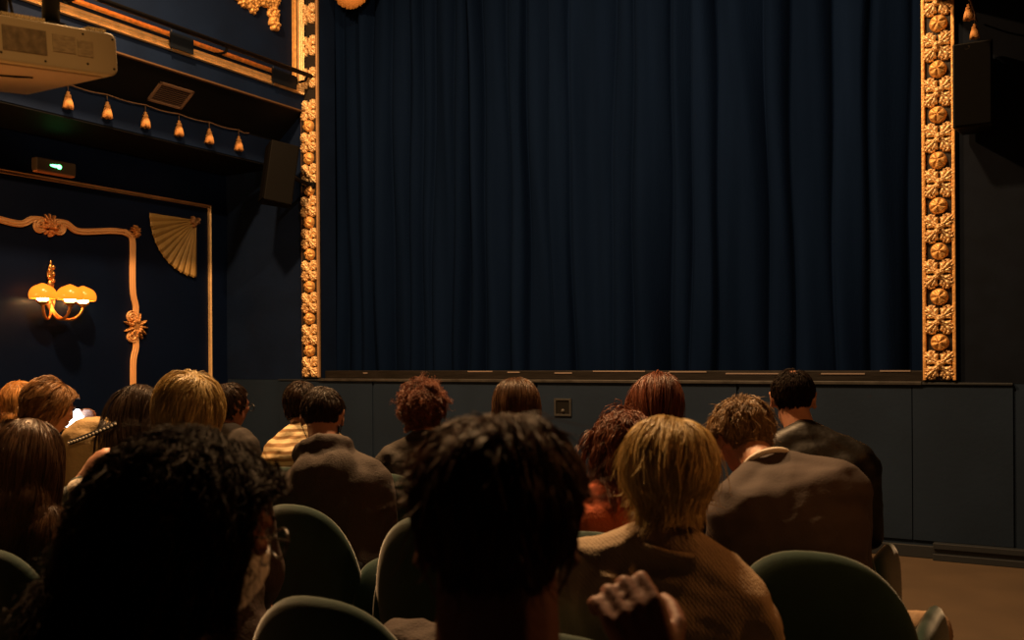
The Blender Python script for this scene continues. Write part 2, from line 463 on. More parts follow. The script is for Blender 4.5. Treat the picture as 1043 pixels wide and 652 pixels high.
# fascia panel mouldings: profiled gold frame
fm = []
def bar(par, name, p0, p1, w, d, m, nrm, n_=3):
    """moulding bar from p0 to p1, section w wide, d deep towards nrm, with a rounded profile"""
    p0 = Vector(p0); p1 = Vector(p1); t = (p1 - p0).normalized(); nrm = Vector(nrm); s_ = t.cross(nrm).normalized()
    prof = []
    K = 18
    for i in range(K + 1):
        u = i / K * 2 - 1
        h = d * (.45 + .55 * abs(math.sin(u * PI * n_ / 2 + (PI / 2 if n_ % 2 == 0 else 0)))) if abs(u) < .97 else 0
        prof.append((u * w / 2, h))
    V = [p0 + s_ * a + nrm * b for a, b in prof] + [p1 + s_ * a + nrm * b for a, b in prof]
    F = [(i, i + 1, K + 2 + i, K + 1 + i) for i in range(K)] + [tuple(range(K + 1))[::-1], tuple(range(K + 1, 2 * K + 2))]
    mb = MB().add(V, F)
    return mb.build(name, m, par)
gf = thing('gilded_panel_frame', 'double gold moulding framing the balcony front panel, top left', 'moulding', (-6.4, 5, 4))
for (zz, yy, w_, mm) in ((3.93, 7.075, .075, GOLDP), (4.02, 6.99, .032, GOLD)):
    P_ = bar(gf, 'lower_rail', (-6.397, 1.0, zz), (-6.397, yy + w_ / 2, zz), w_, .030, mm, (1, 0, 0)); P_.matrix_parent_inverse = Matrix.Translation(gf.location).inverted()
    P_ = bar(gf, 'side_rail', (-6.397, yy, zz - w_ / 2), (-6.397, yy, 5.45), w_, .030, mm, (1, 0, 0)); P_.matrix_parent_inverse = Matrix.Translation(gf.location).inverted()
# hand rail
rl = thing('balcony_handrail', 'slim black tube rail running in front of the balcony mouldings', 'rail', (-6.28, 4, 4.05))
P(MB().tube([(-6.28, YB + .1, 4.03), (-6.28, 3, 4.045), (-6.28, 7.12, 4.055)], .021, 12), 'tube', BLACKP, rl, smooth=True)
for y in (3.2, 4.6, 6.05, 7.05):
    P(MB().tube([(-6.39, y, 4.0), (-6.30, y, 4.0), (-6.28, y, 4.04)], .012, 8).box((-6.40, y - .035, 3.975), (-6.385, y + .035, 4.03)), 'bracket', BLACKP, rl)
for y0, y1 in ((5.50, 5.74), (6.66, 6.98)):
    P(MB().box((-6.355, y0, 3.905), (-6.345, y1, 4.03)).tube([(-6.36, y0 + .02, 3.88), (-6.355, y0 + .02, 4.05)], .005, 6), 'dark_plate', mat('smoked_plate', (.006, .009, .015), .35), rl)
# gilt flower garland on the fascia
gb = []
r2 = random.Random(5)
def flower(B, x, z, r, seed):
    q = random.Random(seed); k = q.randint(5, 6); a0 = q.random() * 3
    for i in range(k):
        a = a0 + 2 * PI * i / k; B.append((x + r * .58 * math.cos(a), z + r * .58 * math.sin(a), r * .5, r * .36, a, r * .75))
    B.append((x, z, r * .34, r * .34, 0, r * 1.1))
for i in range(64):
    t = (i + .5) / 64; u = t * 2 - 1
    cx = .34 * u; cz = -.16 * (1 - u * u) + r2.uniform(-.07, .07)
    if t > .72: cx = .24 + r2.uniform(-.05, .05); cz = .05 - (t - .72) / .28 * .30
    if r2.random() < .6: flower(gb, cx + r2.uniform(-.03, .03), cz, r2.uniform(.035, .052), i)
    else: gb.append((cx, cz, .05, .02, r2.uniform(0, 3), .025))
flower(gb, .25, -.27, .06, 99)
GAR = relief_mesh('flower_garland', gb, (.52, .48), 150); GAR.materials.append(GOLD)
o = place('flower_garland', GAR, None, (-6.398, 6.45, 4.745), PI / 2, (1.12, 1.2, 1.08))
tag(o, 'gilt flower garland carved on the blue balcony front', 'carving')
# tassels on a rope
TASM = mat('tassel_thread', (.62, .30, .09), .6, bump=.6, bscale=120, stretch=(1, 1, .2))
ROPEM = mat('cord_thread', (.16, .09, .05), .7, bump=.5, bscale=200)
def tassel_meshes():
    a = MB(); a.lathe([(.004, .05), (.010, .046), (.012, .035), (.009, .027), (.016, .02), (.021, .006), (.02, -.008), (.015, -.012), (.019, -.016), (.021, -.02)], nu=14)
    b = MB()
    for i in range(26):
        q = 2 * PI * i / 26
        for rr in (1, .6):
            b.tube([(.017 * rr * math.cos(q), .017 * rr * math.sin(q), -.014), (.026 * rr * math.cos(q), .026 * rr * math.sin(q), -.06), (.032 * rr * math.cos(q + .05), .032 * rr * math.sin(q + .05), -.118 + .006 * math.sin(i * 5))], [.004, .0055, .004], 5)
    return a, b
ta, tb = tassel_meshes()
t0 = thing('tassel', 'x', 'tassel', (0, 0, 0), 'gold tassels under the left balcony')
for q_ in (ta, tb): q_.V = [(v[0] * 1.2, v[1] * 1.2, .03 + (v[2] - .03) * .78) for v in q_.V]
ta.build('tassel_head', TASM, t0, smooth=True); tb.build('tassel_skirt', TASM, t0, smooth=True)
def dup(root, loc, label, group, sc=1.):
    r = root.copy(); COL.objects.link(r); r.location = loc; r['label'] = label; r['group'] = group; r.scale = (sc,) * 3
    for ch in root.children:
        c_ = ch.copy(); COL.objects.link(c_); c_.parent = r
        for g in ch.children:
            d_ = g.copy(); COL.objects.link(d_); d_.parent = c_
    return r
ly = [4.822, 5.173, 5.544, 5.893, 6.234, 6.588]
ord_ = ['partly behind the projector, first tassel from the left', 'second tassel from the left, just below the projector corner', 'third tassel from the left, under the air grille side', 'fourth tassel from the left, right of the air grille', 'fifth tassel from the left on the balcony cord', 'last tassel on the right end of the balcony cord']
for i, y in enumerate(ly):
    lb = 'gold ' + ('tassel hanging ' if i == 0 else '') + ord_[i]
    if i == 0:
        t0.location = (-6.70, y, 3.39); t0['label'] = 'gold tassel under the left balcony, first from the left, half behind projector'
    else: dup(t0, (-6.70, y, 3.39), lb, 'gold tassels under the left balcony')
for y, lb in ((6.52, 'upper of the two gold tassels at the right end of the stage'), (6.92, 'lower of the two gold tassels at the right end of the stage')):
    dup(t0, (-.566, y, 3.455), lb, 'gold tassels under the right balcony', .72)
for x, ys, z, lb, g in ((-6.70, ly, 3.492, 'thin gold cord carrying six tassels under the left balcony', 1), (-.566, [5.7, 6.12, 6.52, 6.92], 3.56, 'thin cord carrying the tassels under the right balcony', 2)):
    mb = MB(); pts = []
    yy = [4.1, 4.45] + ys + [6.72 if g == 1 else 7.1]
    if g == 2: yy = ys + [7.12]
    for i in range(len(yy) - 1):
        for k in range(6):
            t = k / 6; y = yy[i] + (yy[i + 1] - yy[i]) * t; pts.append((x, y, z - .012 * math.sin(PI * t)))
    pts.append((x, yy[-1], z)); mb.tube(pts, .006, 6)
    for y in ys: mb.tube([(x, y, z), (x, y, z - .055)], .003, 5)
    o = P(mb, 'tassel_cord', ROPEM, bl if g == 1 else br, smooth=True)
# air grille on the sloping soffit
th_s = math.atan2(.235, .31)
gr = thing('air_grille', 'small square slatted air grille on the slope under the balcony', 'vent', (-6.60, 5.72, 3.598))
ex = Vector((-.31, 0, -.235)).normalized(); ey = Vector((0, 1, 0)); en = Vector((.235, 0, -.31)).normalized()
RG = Matrix((ex, ey, en)).transposed()
gm = mat('grille_metal', (.20, .12, .075), .5)
def gbx(a, b, mb): return mb.box(a, b, RG, (0, 0, 0))
g1 = MB()
for a, b in (((-.105, -.18, -.01), (-.085, .18, .014)), ((.085, -.18, -.01), (.105, .18, .014)), ((-.105, -.18, -.01), (.105, -.155, .014)), ((-.105, .155, -.01), (.105, .18, .014))): gbx(a, b, g1)
g1.build('frame', gm, gr, bevel=.002)
g2 = MB()
for i in range(9): gbx((-.082 + i * .0195, -.155, -.006), (-.074 + i * .0195, .155, .008), g2)
g2.build('slats', mat('grille_slat', (.09, .055, .04), .5), gr)

# ------------------------------------------------------------------ left wall decoration
def wbar(par, name, y0, z0, y1, z1, w, d, m, n_=1):
    o = bar(par, name, (XL + .001, y0, z0), (XL + .001, y1, z1), w, d, m, (1, 0, 0), n_); o.matrix_parent_inverse = Matrix.Translation(par.location).inverted(); return o
of = thing('wall_panel_moulding', 'thin straight gold moulding outlining the large left wall panel', 'moulding', (XL, 4, 1.6))
wbar(of, 'top_rail', 1.2, 2.89, 6.935, 2.89, .032, .02, GOLDL)
wbar(of, 'side_rail', 6.92, 2.89, 6.92, .55, .032, .02, GOLDP)
wbar(of, 'bottom_rail', 1.2, .55, 6.935, .55, .032, .02, GOLDL)
# inner rocaille frame: swept triple moulding with scrolls
inf = thing('scroll_frame', 'ornate gold scrollwork frame around the wall lamp', 'moulding', (XL, 5.2, 1.7))
def sweep(par, name, pts, w, d, m, n_=3):
    """ribbed moulding along a path in the wall plane (y, z)"""
    K = 14; prof = []
    for i in range(K + 1):
        u = i / K * 2 - 1; h = d * (.35 + .65 * abs(math.cos(u * PI * 1.0))) * (1 if abs(u) < .98 else .1)
        prof.append((u * w / 2, h))
    V = []; F = []; n = len(pts)
    for k, (y, z) in enumerate(pts):
        a = pts[max(k - 1, 0)]; b = pts[min(k + 1, n - 1)]; t = Vector((0, b[0] - a[0], b[1] - a[1])).normalized(); s_ = Vector((0, -t.z, t.y))
        sc = 1 - .55 * max(0, (3 - min(k, n - 1 - k)) / 3) * 0
        V += [Vector((XL, y, z)) + s_ * a_ * sc + Vector((b_, 0, 0)) for a_, b_ in prof]
    for k in range(n - 1):
        for i in range(K):
            q = k * (K + 1) + i; F.append((q, q + K + 1, q + K + 2, q + 1))
    F.append(tuple(range(K + 1))); F.append(tuple((n - 1) * (K + 1) + i for i in range(K + 1))[::-1])
    o = MB().add(V, F).build(name, m, par, smooth=True); o.matrix_parent_inverse = Matrix.Translation(par.location).inverted(); return o
def bez(pts, n=10):
    """catmull-rom through (y, z)"""
    P_ = [pts[0]] + list(pts) + [pts[-1]]; out = []
    for i in range(1, len(P_) - 2):
        for k in range(n):
            t = k / n; a, b, c_, d_ = P_[i - 1], P_[i], P_[i + 1], P_[i + 2]
            out.append(tuple(.5 * ((2 * b[j]) + (-a[j] + c_[j]) * t + (2 * a[j] - 5 * b[j] + 4 * c_[j] - d_[j]) * t * t + (-a[j] + 3 * b[j] - 3 * c_[j] + d_[j]) * t ** 3) for j in (0, 1)))
    out.append(pts[-1]); return out
def scroll(cy, cz, r0, a0, turns, sgn, n=26):
    return [(cy + r0 * (1 - .62 * k / n) * math.cos(a0 + sgn * 2 * PI * turns * k / n), cz + r0 * (1 - .62 * k / n) * math.sin(a0 + sgn * 2 * PI * turns * k / n)) for k in range(n + 1)]
YC, ZT, ZM, ZBm, YRt, YLt = 5.175, 2.545, 1.68, .815, 6.005, 4.345
GF = mat('frame_gilding', (.80, .46, .20), .45, metal=.15, bump=.15, bscale=50)
def ornament_side(m_y, m_z):
    """top right quarter, mirrored by m_y / m_z about the frame's centre"""
    def T(pts): return [(YC + m_y * (p[0] - YC), ZM + m_z * (p[1] - ZM)) for p in pts]
    s1 = scroll(YC + .085, ZT - .06, .048, PI * .75, .95, -1)[::-1]
    top = bez(s1[:-1] + [(YC + .07, ZT - .005), (YC + .16, ZT - .01), (YC + .24, ZT - .055), (YC + .36, ZT - .055), (YC + .60, ZT - .02), (YRt - .09, ZT - .015)], 3)
    sweep(inf, 'top_curve', T(top), .055, .028, GF)
    s2 = scroll(YRt - .015, ZM + .085, .044, -PI * .25, .9, 1)
    side = bez([(YRt - .09, ZT - .015), (YRt - .02, ZT - .045), (YRt, ZT - .12), (YRt - .005, ZT - .35), (YRt, ZM + .30), (YRt + .03, ZM + .18)] + s2[:-1], 3)
    sweep(inf, 'side_curve', T(side), .055, .028, GF)
for my in (1, -1):
    for mz in (1, -1): ornament_side(my, mz)
# acanthus shells at the middles and corners
def shell_bumps(seed, up, half):
    r = random.Random(seed); B = []
    for k in range(9):
        a = PI * (k / 8) * (1 if up else 2)
        for q in range(4):
            rr = half * (.32 + .19 * q); s_ = half * (.15 - .012 * q)
            B.append((rr * math.cos(a) * .9, rr * math.sin(a) - (.25 * half if up else 0), s_ * 1.5, s_ * .62, a, .02 + .022 * r.random() + .008 * (3 - q)))
    for k in range(7):
        a = PI + PI * k / 6
        B.append((half * .55 * math.cos(a), half * .55 * math.sin(a) - .1 * half, half * .2, half * .12, a, .028))
    B += [(0, z * half, half * .12, half * .14, 0, .055) for z in (-.8, -.5, -.2, .1)]
    for k in range(10):
        B.append((half * r.uniform(-.7, .7), half * r.uniform(-.6, .6), half * .06, half * .05, 0, -.02))
    return B
SH1 = relief_mesh('acanthus_shell', shell_bumps(2, True, .115), (.14, .14), 64); SH1.materials.append(mat('red_gilding', (.74, .34, .12), .42, metal=.3, bump=.4, bscale=60))
def cluster_bumps():
    r = random.Random(4); B = [(0, 0, .05, .05, 0, .03)]
    for k in range(11):
        a = 2 * PI * k / 11 + r.uniform(-.1, .1)
        for q, (rr, w_) in enumerate(((.042, .020), (.068, .017), (.088, .011))):
            B.append((rr * math.cos(a), rr * math.sin(a), .020, w_ * .6, a, .046 - .010 * q + r.uniform(0, .01)))
    for k in range(26): B.append((r.uniform(-.06, .06), r.uniform(-.06, .06), .005, .005, 0, -.015))
    return B
SH2 = relief_mesh('leaf_cluster', cluster_bumps(), (.125, .125), 64); SH2.materials.append(mat('leaf_gilding', (.60, .30, .10), .42, metal=.3, bump=.4, bscale=60))
def wplace(name, me, y, z, roll=0, sc=1.):
    o = place(name, me, inf, (.004, y - 5.2, z - 1.7), PI / 2, (sc, 1, sc))
    o.rotation_mode = 'XYZ'; o.rotation_euler = (0, 0, 0); o.matrix_basis = Matrix.Translation((.004, y - 5.2, z - 1.7)) @ Matrix.Rotation(PI / 2, 4, 'Z') @ Matrix.Rotation(roll, 4, 'Y') @ Matrix.Diagonal((sc, 1, sc, 1))
    return o
wplace('acanthus_shell', SH1, YC, ZT - .035); wplace('acanthus_shell', SH1, YC, ZBm + .03, PI)
wplace('leaf_cluster', SH2, YRt + .03, ZM, 0, 1.25); wplace('leaf_cluster', SH2, YLt - .03, ZM, 0, 1.25)
for y, z in ((YRt - .0, ZT - .02), (YLt, ZT - .02), (YRt, ZBm + .02), (YLt, ZBm + .02)): wplace('leaf_cluster', SH2, y + .03 * (1 if y > YC else -1), z + .02 * (1 if z > ZM else -1), 1.0, .58)

# fan ornament: quarter circle of pleated blades
fn = thing('fan_ornament', 'gilded quarter-circle pleated fan high on the left wall', 'wall ornament', (XL, 6.745, 2.735))
nb = 11
for k in range(nb):
    a0 = PI + (PI / 2) * k / nb; a1 = PI + (PI / 2) * (k + .93) / nb; R0, R1 = .06, .555
    V = []
    for rr, hh in ((R0, .012), (R1 * .97, .026), (R1 * .995, .012)):
        for q in range(5):
            a = a0 + (a1 - a0) * q / 4; rise = hh * (.35 + .65 * (1 - abs(q / 2 - 1)) ** .8)
            r_ = rr * (1.02 if (q in (2,) and rr > .5) else 1.)
            V.append((rise + .006, r_ * math.cos(a), r_ * math.sin(a)))
    F = []
    for j in range(2):
        for q in range(4): F.append((j * 5 + q, j * 5 + q + 1, j * 5 + q + 6, j * 5 + q + 5))
    o = mesh_obj('fan_blade', V, F, GOLDF, fn); s_ = o.modifiers.new('s', 'SOLIDIFY'); s_.thickness = .008; s_.offset = 0
KN = relief_mesh('fan_rivet', [(r2.uniform(-.05, .05), r2.uniform(-.05, .05), .02, .014, r2.uniform(0, 3), .045) for _ in range(22)], (.08, .08), 36); KN.materials.append(mat('knot_gilding', (.30, .16, .07), .5, metal=.3))
o = place('fan_knot', KN, fn, (.004, -.02, -.03), PI / 2)

# wall lamp
AMBER = mat('amber_glass', (.45, .15, .02), .25, emit=(1, .21, .012), estr=1.5, vary=.0)
HOT = mat('lamp_bulb', (1, .8, .4), .3, emit=(1, .60, .20), estr=30)
sc_ = thing('wall_lamp', 'lit brass wall lamp with three amber glass shades on the left wall', 'lamp', (XL, 5.175, 1.90))
bp = MB(); bp.ell((.015, 0, -.02), (.02, .045, .09)); bp.ell((.02, 0, .10), (.018, .03, .05)); bp.ell((.02, 0, .19), (.02, .036, .055)); bp.ell((.022, 0, .245), (.015, .022, .035)); bp.ell((.022, 0, .285), (.01, .010, .025))
for i in range(5): bp.ell((.03, .018 * (-1) ** i, .14 + .028 * i), (.014, .016, .02))
bp.build('wall_plate', BRASS, sc_, smooth=True)
shades = ((.13, -.15, -.02), (.25, .015, -.025), (.13, .225, -.02))
for (sx, sy, sz) in shades:
    ar = MB(); pts = []
    for k in range(17):
        t = k / 16; a = PI * (1.0 + t)
        pts.append((.03 + (sx - .03) * (.5 - .5 * math.cos(PI * t)), sy * (.5 - .5 * math.cos(PI * t)), -.05 + .0 * t - .13 * math.sin(PI * t) + (sz - .035 + .05) * t))
    ar.tube(pts, .012, 10)
    arm = ar.build('arm', BRASS, sc_, smooth=True)
    c1 = MB(); c1.lathe([(.004, -.075), (.012, -.07), (.009, -.06), (.03, -.045), (.048, -.03), (.05, -.024), (.03, -.026), (.016, -.024)], (sx, sy, sz), 18)
    c1.build('cup', BRASS, arm, smooth=True)
    sh = MB(); pr = []
    for k in range(17):
        t = k / 16; a = t * PI * .62
        pr.append(((.103 * math.sin(a) ** .85), .082 * math.cos(a) + .030 + (.012 * (1 - t * 6) if t < .166 else 0)))
    sh.lathe(pr, (sx, sy, sz), 28); o = sh.build('glass_shade', AMBER, sc_, smooth=True); o.modifiers.new('s', 'SOLIDIFY').thickness = .003
    bu = MB(); bu.ell((sx, sy, sz - .002), (.046, .046, .024)); bu.build('bulb', HOT, o, smooth=True)

# exit sign
exs = thing('exit_sign', 'small unlit-looking box sign with a glowing green spot on the left wall', 'sign', (XL, 5.2, 2.992))
MB().box((0, -.185, -.055), (.075, .185, .055)).build('housing', mat('sign_plastic', (.085, .062, .04), .5), exs, bevel=.014, seg=3)
MB().box((.005, -.175, -.066), (.07, .175, -.05)).build('lower_diffuser', mat('sign_rim', (.62, .24, .10), .45), exs, bevel=.005)
MB().ell((.077, .02, 0), (.005, .024, .019)).ell((.076, -.015, .002), (.004, .05, .012)).build('green_light', mat('green_light', (.1, 1, .3), .3, emit=(.10, 1, .25), estr=9), exs, smooth=True)

# ------------------------------------------------------------------ speakers
def speaker(label, loc, rot, size, cloth, arm=.045):
    t = thing('loudspeaker', label, 'speaker', loc, 'loudspeakers beside the proscenium'); t.rotation_euler = rot
    w, d, h = size
    poly = [(-w / 2, 0), (w / 2, 0), (w / 2 * .72, d), (-w / 2 * .72, d)]
    MB().prism(poly, lambda u, v, s_: (u, v, -h / 2 if s_ == 0 else h / 2)).build('cabinet', cloth, t, bevel=.01, seg=3)
    MB().box((-w / 2 + .012, -.012, -h / 2 + .012), (w / 2 - .012, .0, h / 2 - .012)).build('grille', mat('speaker_cloth_' + cloth.name, tuple(c * .7 for c in cloth.node_tree.nodes['Principled BSDF'].inputs['Base Color'].default_value[:3]), .9, spec=.05, bump=.5, bscale=400), t, bevel=.004)
    br_ = MB(); (br_.tube([(0, d - .005, 0), (-.17, d + .19, 0)], .02, 10).tube([(-.165, d + .185, 0), (-.175, d + .20, 0)], .05, 12) if arm > .1 else br_.box((-.03, d - .002, -.05), (.03, d + arm, .05))); br_.build('bracket', BLACK, t)
    return t
SPKM = mat('speaker_brown', (.0030, .0030, .0030), .7, spec=.1, bump=.2, bscale=120)
SPKS = mat('speaker_side', (.055, .042, .026), .55, bump=.2, bscale=120)
s1 = speaker('dark loudspeaker hung left of the curtain, beside the left border', (-6.44, 6.66, 3.09), (math.radians(-8), 0, math.radians(-38)), (.30, .26, .55), SPKM, .35)
s2 = speaker('black box loudspeaker mounted beside the top of the right gilded border', (-.575, 6.86, 3.088), (0, 0, 0), (.235, .24, .54), BLACKP)
MB().lathe([(.0, -.004), (.012, -.004), (.014, 0)], (-.03, -.014, .235), 14, Matrix.Rotation(PI / 2, 3, 'X')).build('badge', mat('badge_metal', (.12, .09, .07), .4, metal=.5), s2, smooth=True)

# ------------------------------------------------------------------ projector
RP = Matrix.Rotation(1.43064728, 3, 'Z') @ Matrix.Rotation(.0637659, 3, 'X') @ Matrix.Rotation(-.09440066, 3, 'Y')
K_ = 1.45
C0 = Vector((0, 0, 1.35)); P0 = C0 + (Vector((-1.55375493, 1.22476762, 1.88620474)) - C0) * K_
pj = thing('projector', 'cream ceiling-hung projector with printed stickers, top left', 'projector', P0)
pj.rotation_euler = RP.to_euler()
Lp, Dp, Hp = .50, .483, .112
body = MB(); poly = []
def rr_poly(x0, x1, z0, z1, r, n=5):
    o_ = []
    for cx, cz, a in ((x1 - r, z1 - r, 0), (x0 + r, z1 - r, PI / 2), (x0 + r, z0 + r, PI), (x1 - r, z0 + r, 1.5 * PI)):
        for k in range(n + 1): o_.append((cx + r * math.cos(a + PI / 2 * k / n), cz + r * math.sin(a + PI / 2 * k / n)))
    return o_
body.prism(rr_poly(-Lp, 0, 0.0, Hp, .02), lambda u, v, s_: (u, 0 if s_ == 0 else Dp, v))
body.build('casing', PROJ, pj, bevel=.006, seg=3)
MB().box((-Lp + .03, .03, -.004), (-.03, Dp - .03, .0015)).build('underside_panel', PROJB, pj, bevel=.002)
MB().tube([(-.24, .18, -.005), (-.20, .16, -.007), (-.16, .15, -.005)], .003, 6).build('underside_slot', BLACK, pj)
MB().box((-.305, -.0025, .028), (-.195, .001, .088)).build('dark_sticker', LABELD, pj)
MB().box((-.178, -.0025, .042), (-.118, .001, .085)).build('sticker', LABEL, pj)
MB().box((-.112, -.0025, .040), (-.070, .001, .080)).build('sticker', LABEL, pj)
for x, z in ((-.095, .097), (-.086, .022), (-.012, .095), (-.012, .018), (-.31, .02), (-.20, .013)):
    MB().lathe([(0, .0), (.0028, .0), (.003, .003)], (x, -.0015, z), 10, Matrix.Rotation(-PI / 2, 3, 'X')).build('screw', BLACK, pj)
for x0, x1 in ((-.36, -.19), (-.075, -.03)):
    g = MB(); x = x0
    while x < x1: g.box((x, .004, Hp - .003), (x + .0035, .05, Hp + .009)); x += .0075
    g.box((x0, .05, Hp - .003), (x1, .056, Hp + .009))
    g.build('vent_fins', PROJ, pj)
MB().lathe([(.045, 0), (.045, .03), (.03, .032), (.028, .01), (0, .01)], (-.25, Dp - .002, .055), 24, Matrix.Rotation(-PI / 2, 3, 'X')).build('lens', BLACKP, pj, smooth=True)
pmn = thing('projector_mount', 'black steel ceiling mount with two poles holding the projector', 'bracket', (P0.x, P0.y, P0.z))
def wpt(x, y, z): return RP @ Vector((x, y, z)) + P0
for (x, y) in ((-.128, .10), (-.255, .12)):
    a = wpt(x, y, Hp); P(MB().tube([a - Vector((0, 0, .0)), Vector((a.x, a.y, ZC))], .0225, 16), 'pole', BLACKP, pmn, smooth=True)
    P(MB().tube([a, a + (RP @ Vector((0, 0, .02)))], .04, 16), 'foot', BLACKP, pmn)
a = wpt(-.2, .11, Hp); P(MB().box((a.x - .12, a.y - .12, ZC - .012), (a.x + .12, a.y + .12, ZC)), 'ceiling_plate', BLACKP, pmn)
cb = MB(); a = wpt(-.26, .03, Hp + .005); cb.tube([a, a + Vector((.03, -.05, .12)), a + Vector((-.02, -.02, .5)), a + Vector((-.03, .02, 1.2)), Vector((a.x, a.y, ZC))], .004, 6); tag(cb.build('power_cable', BLACKP, None, smooth=True), 'thin dark cable rising from the projector', 'cable')

# ------------------------------------------------------------------ theatre chairs
def pillow(outline, T, n_out=48, rings=7, plane='xz', curve=None, edge=2.6):
    """rounded upholstered slab of thickness T with a closed 2-D outline(angle)->(u, v) around centre (cu, cv)"""
    mb = MB(); V = []; F = []
    pts = [outline(2 * PI * i / n_out) for i in range(n_out)]
    cu = sum(p[0] for p in pts) / n_out; cv = sum(p[1] for p in pts) / n_out
    rows = []
    for side in (1, -1):
        for j in range(rings + (1 if side == 1 else 0)):
            t = j / rings
            if side == -1: t = 1 - (j + 1) / rings
            f = math.sin(t * PI / 2)
            h = side * T / 2 * max(0, 1 - f ** (edge * 2)) ** .5
            rows.append((f if f > 0 else 1e-4, h))
    for f, h in rows:
        for (u, v) in pts:
            uu = cu + (u - cu) * f; vv = cv + (v - cv) * f
            if plane == 'xz':
                dy = curve(uu, vv) if curve else 0; V.append((uu, h + dy, vv))
            elif plane == 'yz': V.append((h, uu, vv))
            else: V.append((uu, vv, h))
    for j in range(len(rows) - 1):
        for i in range(n_out):
            a = j * n_out + i; b = j * n_out + (i + 1) % n_out; F.append((a, b, b + n_out, a + n_out))
    return mb.add(V, F)
def sup(a):  # superellipse helper
    return lambda c_, p: math.copysign(abs(c_) ** (2 / p), c_)
def se(c_, p): return math.copysign(abs(c_) ** (2 / p), c_)
def back_outline(a):
    x = .262 * se(math.cos(a), 2.5); s_ = math.sin(a)
    z = .48 + (.37 * se(s_, 2.45) if s_ > 0 else .16 * se(s_, 3.5))
    if s_ < 0: x *= .94
    return (x, z)
def arm_outline(a):
    c_, s_ = math.cos(a), math.sin(a)
    y = .26 + .235 * se(c_, 4.0); z = .39 + .27 * se(s_, 4.2)
    if c_ > 0 and s_ < 0: y -= .03
    return (y, z)
def seat_outline(a): return (.205 * se(math.cos(a), 5), .285 + .225 * se(math.sin(a), 5))
ch0 = thing('theatre_chair', 'x', 'chair', (0, 0, 0), 'green upholstered theatre chairs')
bk = pillow(back_outline, .085, 56, 9, 'xz', lambda u, v: .55 * u * u * 0 + .05 - (v - .4) * .11 + .42 * u * u); bk.build('backrest', SEATM, ch0, smooth=True)
mb = pillow(seat_outline, .13, 48, 6, 'xy'); o = mb.build('seat', SEATM, ch0, smooth=True); o.location = (0, 0, .40)
for s_ in (-1, 1):
    o = pillow(arm_outline, .082, 52, 8, 'yz', edge=2.2).build('armrest', SEATM, ch0, smooth=True); o.location = (s_ * .246, 0, 0)
MB().box((-.20, .10, .27), (.20, .48, .33)).build('seat_frame', SEATF, ch0, bevel=.01)
for s_ in (-1, 1):
    MB().box((s_ * .24 - .02, .14, .0), (s_ * .24 + .02, .18, .16)).box((s_ * .24 - .02, .38, .0), (s_ * .24 + .02, .42, .16)).box((s_ * .24 - .03, .10, 0), (s_ * .24 + .03, .46, .02)).build('leg', SEATF, ch0)
rows_spec = {
    0: (.68, [-.55, -1.14]),
    1: (1.60, [-.82, -1.40, -1.99, -2.57, -3.15]),
    2: (2.60, [-.60, -1.22, -1.81, -2.39, -2.98, -3.56, -4.14]),
    3: (3.52, [-.865, -1.50, -2.09, -2.68, -3.27, -3.86, -4.45, -5.04, -5.63]),
}
CH_LABEL = {
    (0, 0): 'green theatre chair holding the nearest short dark haired person', (0, 1): 'green theatre chair under the person with big curly black hair',
    (1, 0): 'green theatre chair of the blonde person, only its rim at the bottom edge', (1, 1): 'green rounded theatre chair, top rim showing low between the two nearest heads',
    (1, 2): 'green theatre chair of the tall blond person, hidden by curly black hair', (1, 3): 'green theatre chair in shadow left of the curly black head', (1, 4): 'dark green theatre chair of the long brown haired person, bottom left corner',
    (2, 0): 'large green theatre chair in front of the camera, holding the bent brown jacket man', (2, 1): 'green theatre chair whose rim shows left of the blonde head, below rust top',
    (2, 2): 'green empty theatre chair half hidden by the nearest dark head', (2, 3): 'green theatre chair of the hooded man, big curved rim right of curly head',
    (2, 4): 'green theatre chair left of the hooded man, hidden by the curly head', (2, 5): 'green theatre chair of the person in the pale beige jacket', (2, 6): 'green theatre chair of the short haired person with the lit phone',
    (3, 0): 'green theatre chair of the dark haired man at the row end, armrest showing', (3, 1): 'green theatre chair of the person with straight auburn hair', (3, 2): 'green theatre chair of the brown haired person behind the nearest head',
    (3, 3): 'green theatre chair of the curly red-brown haired person in black', (3, 4): 'green theatre chair of the person in the pale striped shirt', (3, 5): 'green theatre chair of the person wearing glasses by the left border',
    (3, 6): 'green empty theatre chair left of the glasses wearer, mostly hidden', (3, 7): 'green empty theatre chair behind the pale beige jacket', (3, 8): 'green theatre chair of the orange haired person, far left',
}
first = True
for r_, (y, xs_) in rows_spec.items():
    for i, x in enumerate(xs_):
        if first: ch0.location = (x, y, 0); ch0['label'] = CH_LABEL[(r_, i)]; first = False; t = ch0
        else: t = dup(ch0, (x, y, 0), CH_LABEL[(r_, i)], 'green upholstered theatre chairs')

# ------------------------------------------------------------------ people
def V3(*a): return Vector(a)
def head_frame(pos, yaw, pitch, roll):
    R = Matrix.Rotation(-math.radians(yaw), 3, 'Z') @ Matrix.Rotation(-math.radians(pitch), 3, 'X') @ Matrix.Rotation(math.radians(roll), 3, 'Y')
    return R, Vector(pos)
CR_C, CR_R = np.array((0, -.010, .028)), np.array((.075, .094, .086))     # cranium
JW_C, JW_R = np.array((0, .026, -.045)), np.array((.056, .060, .068))     # jaw

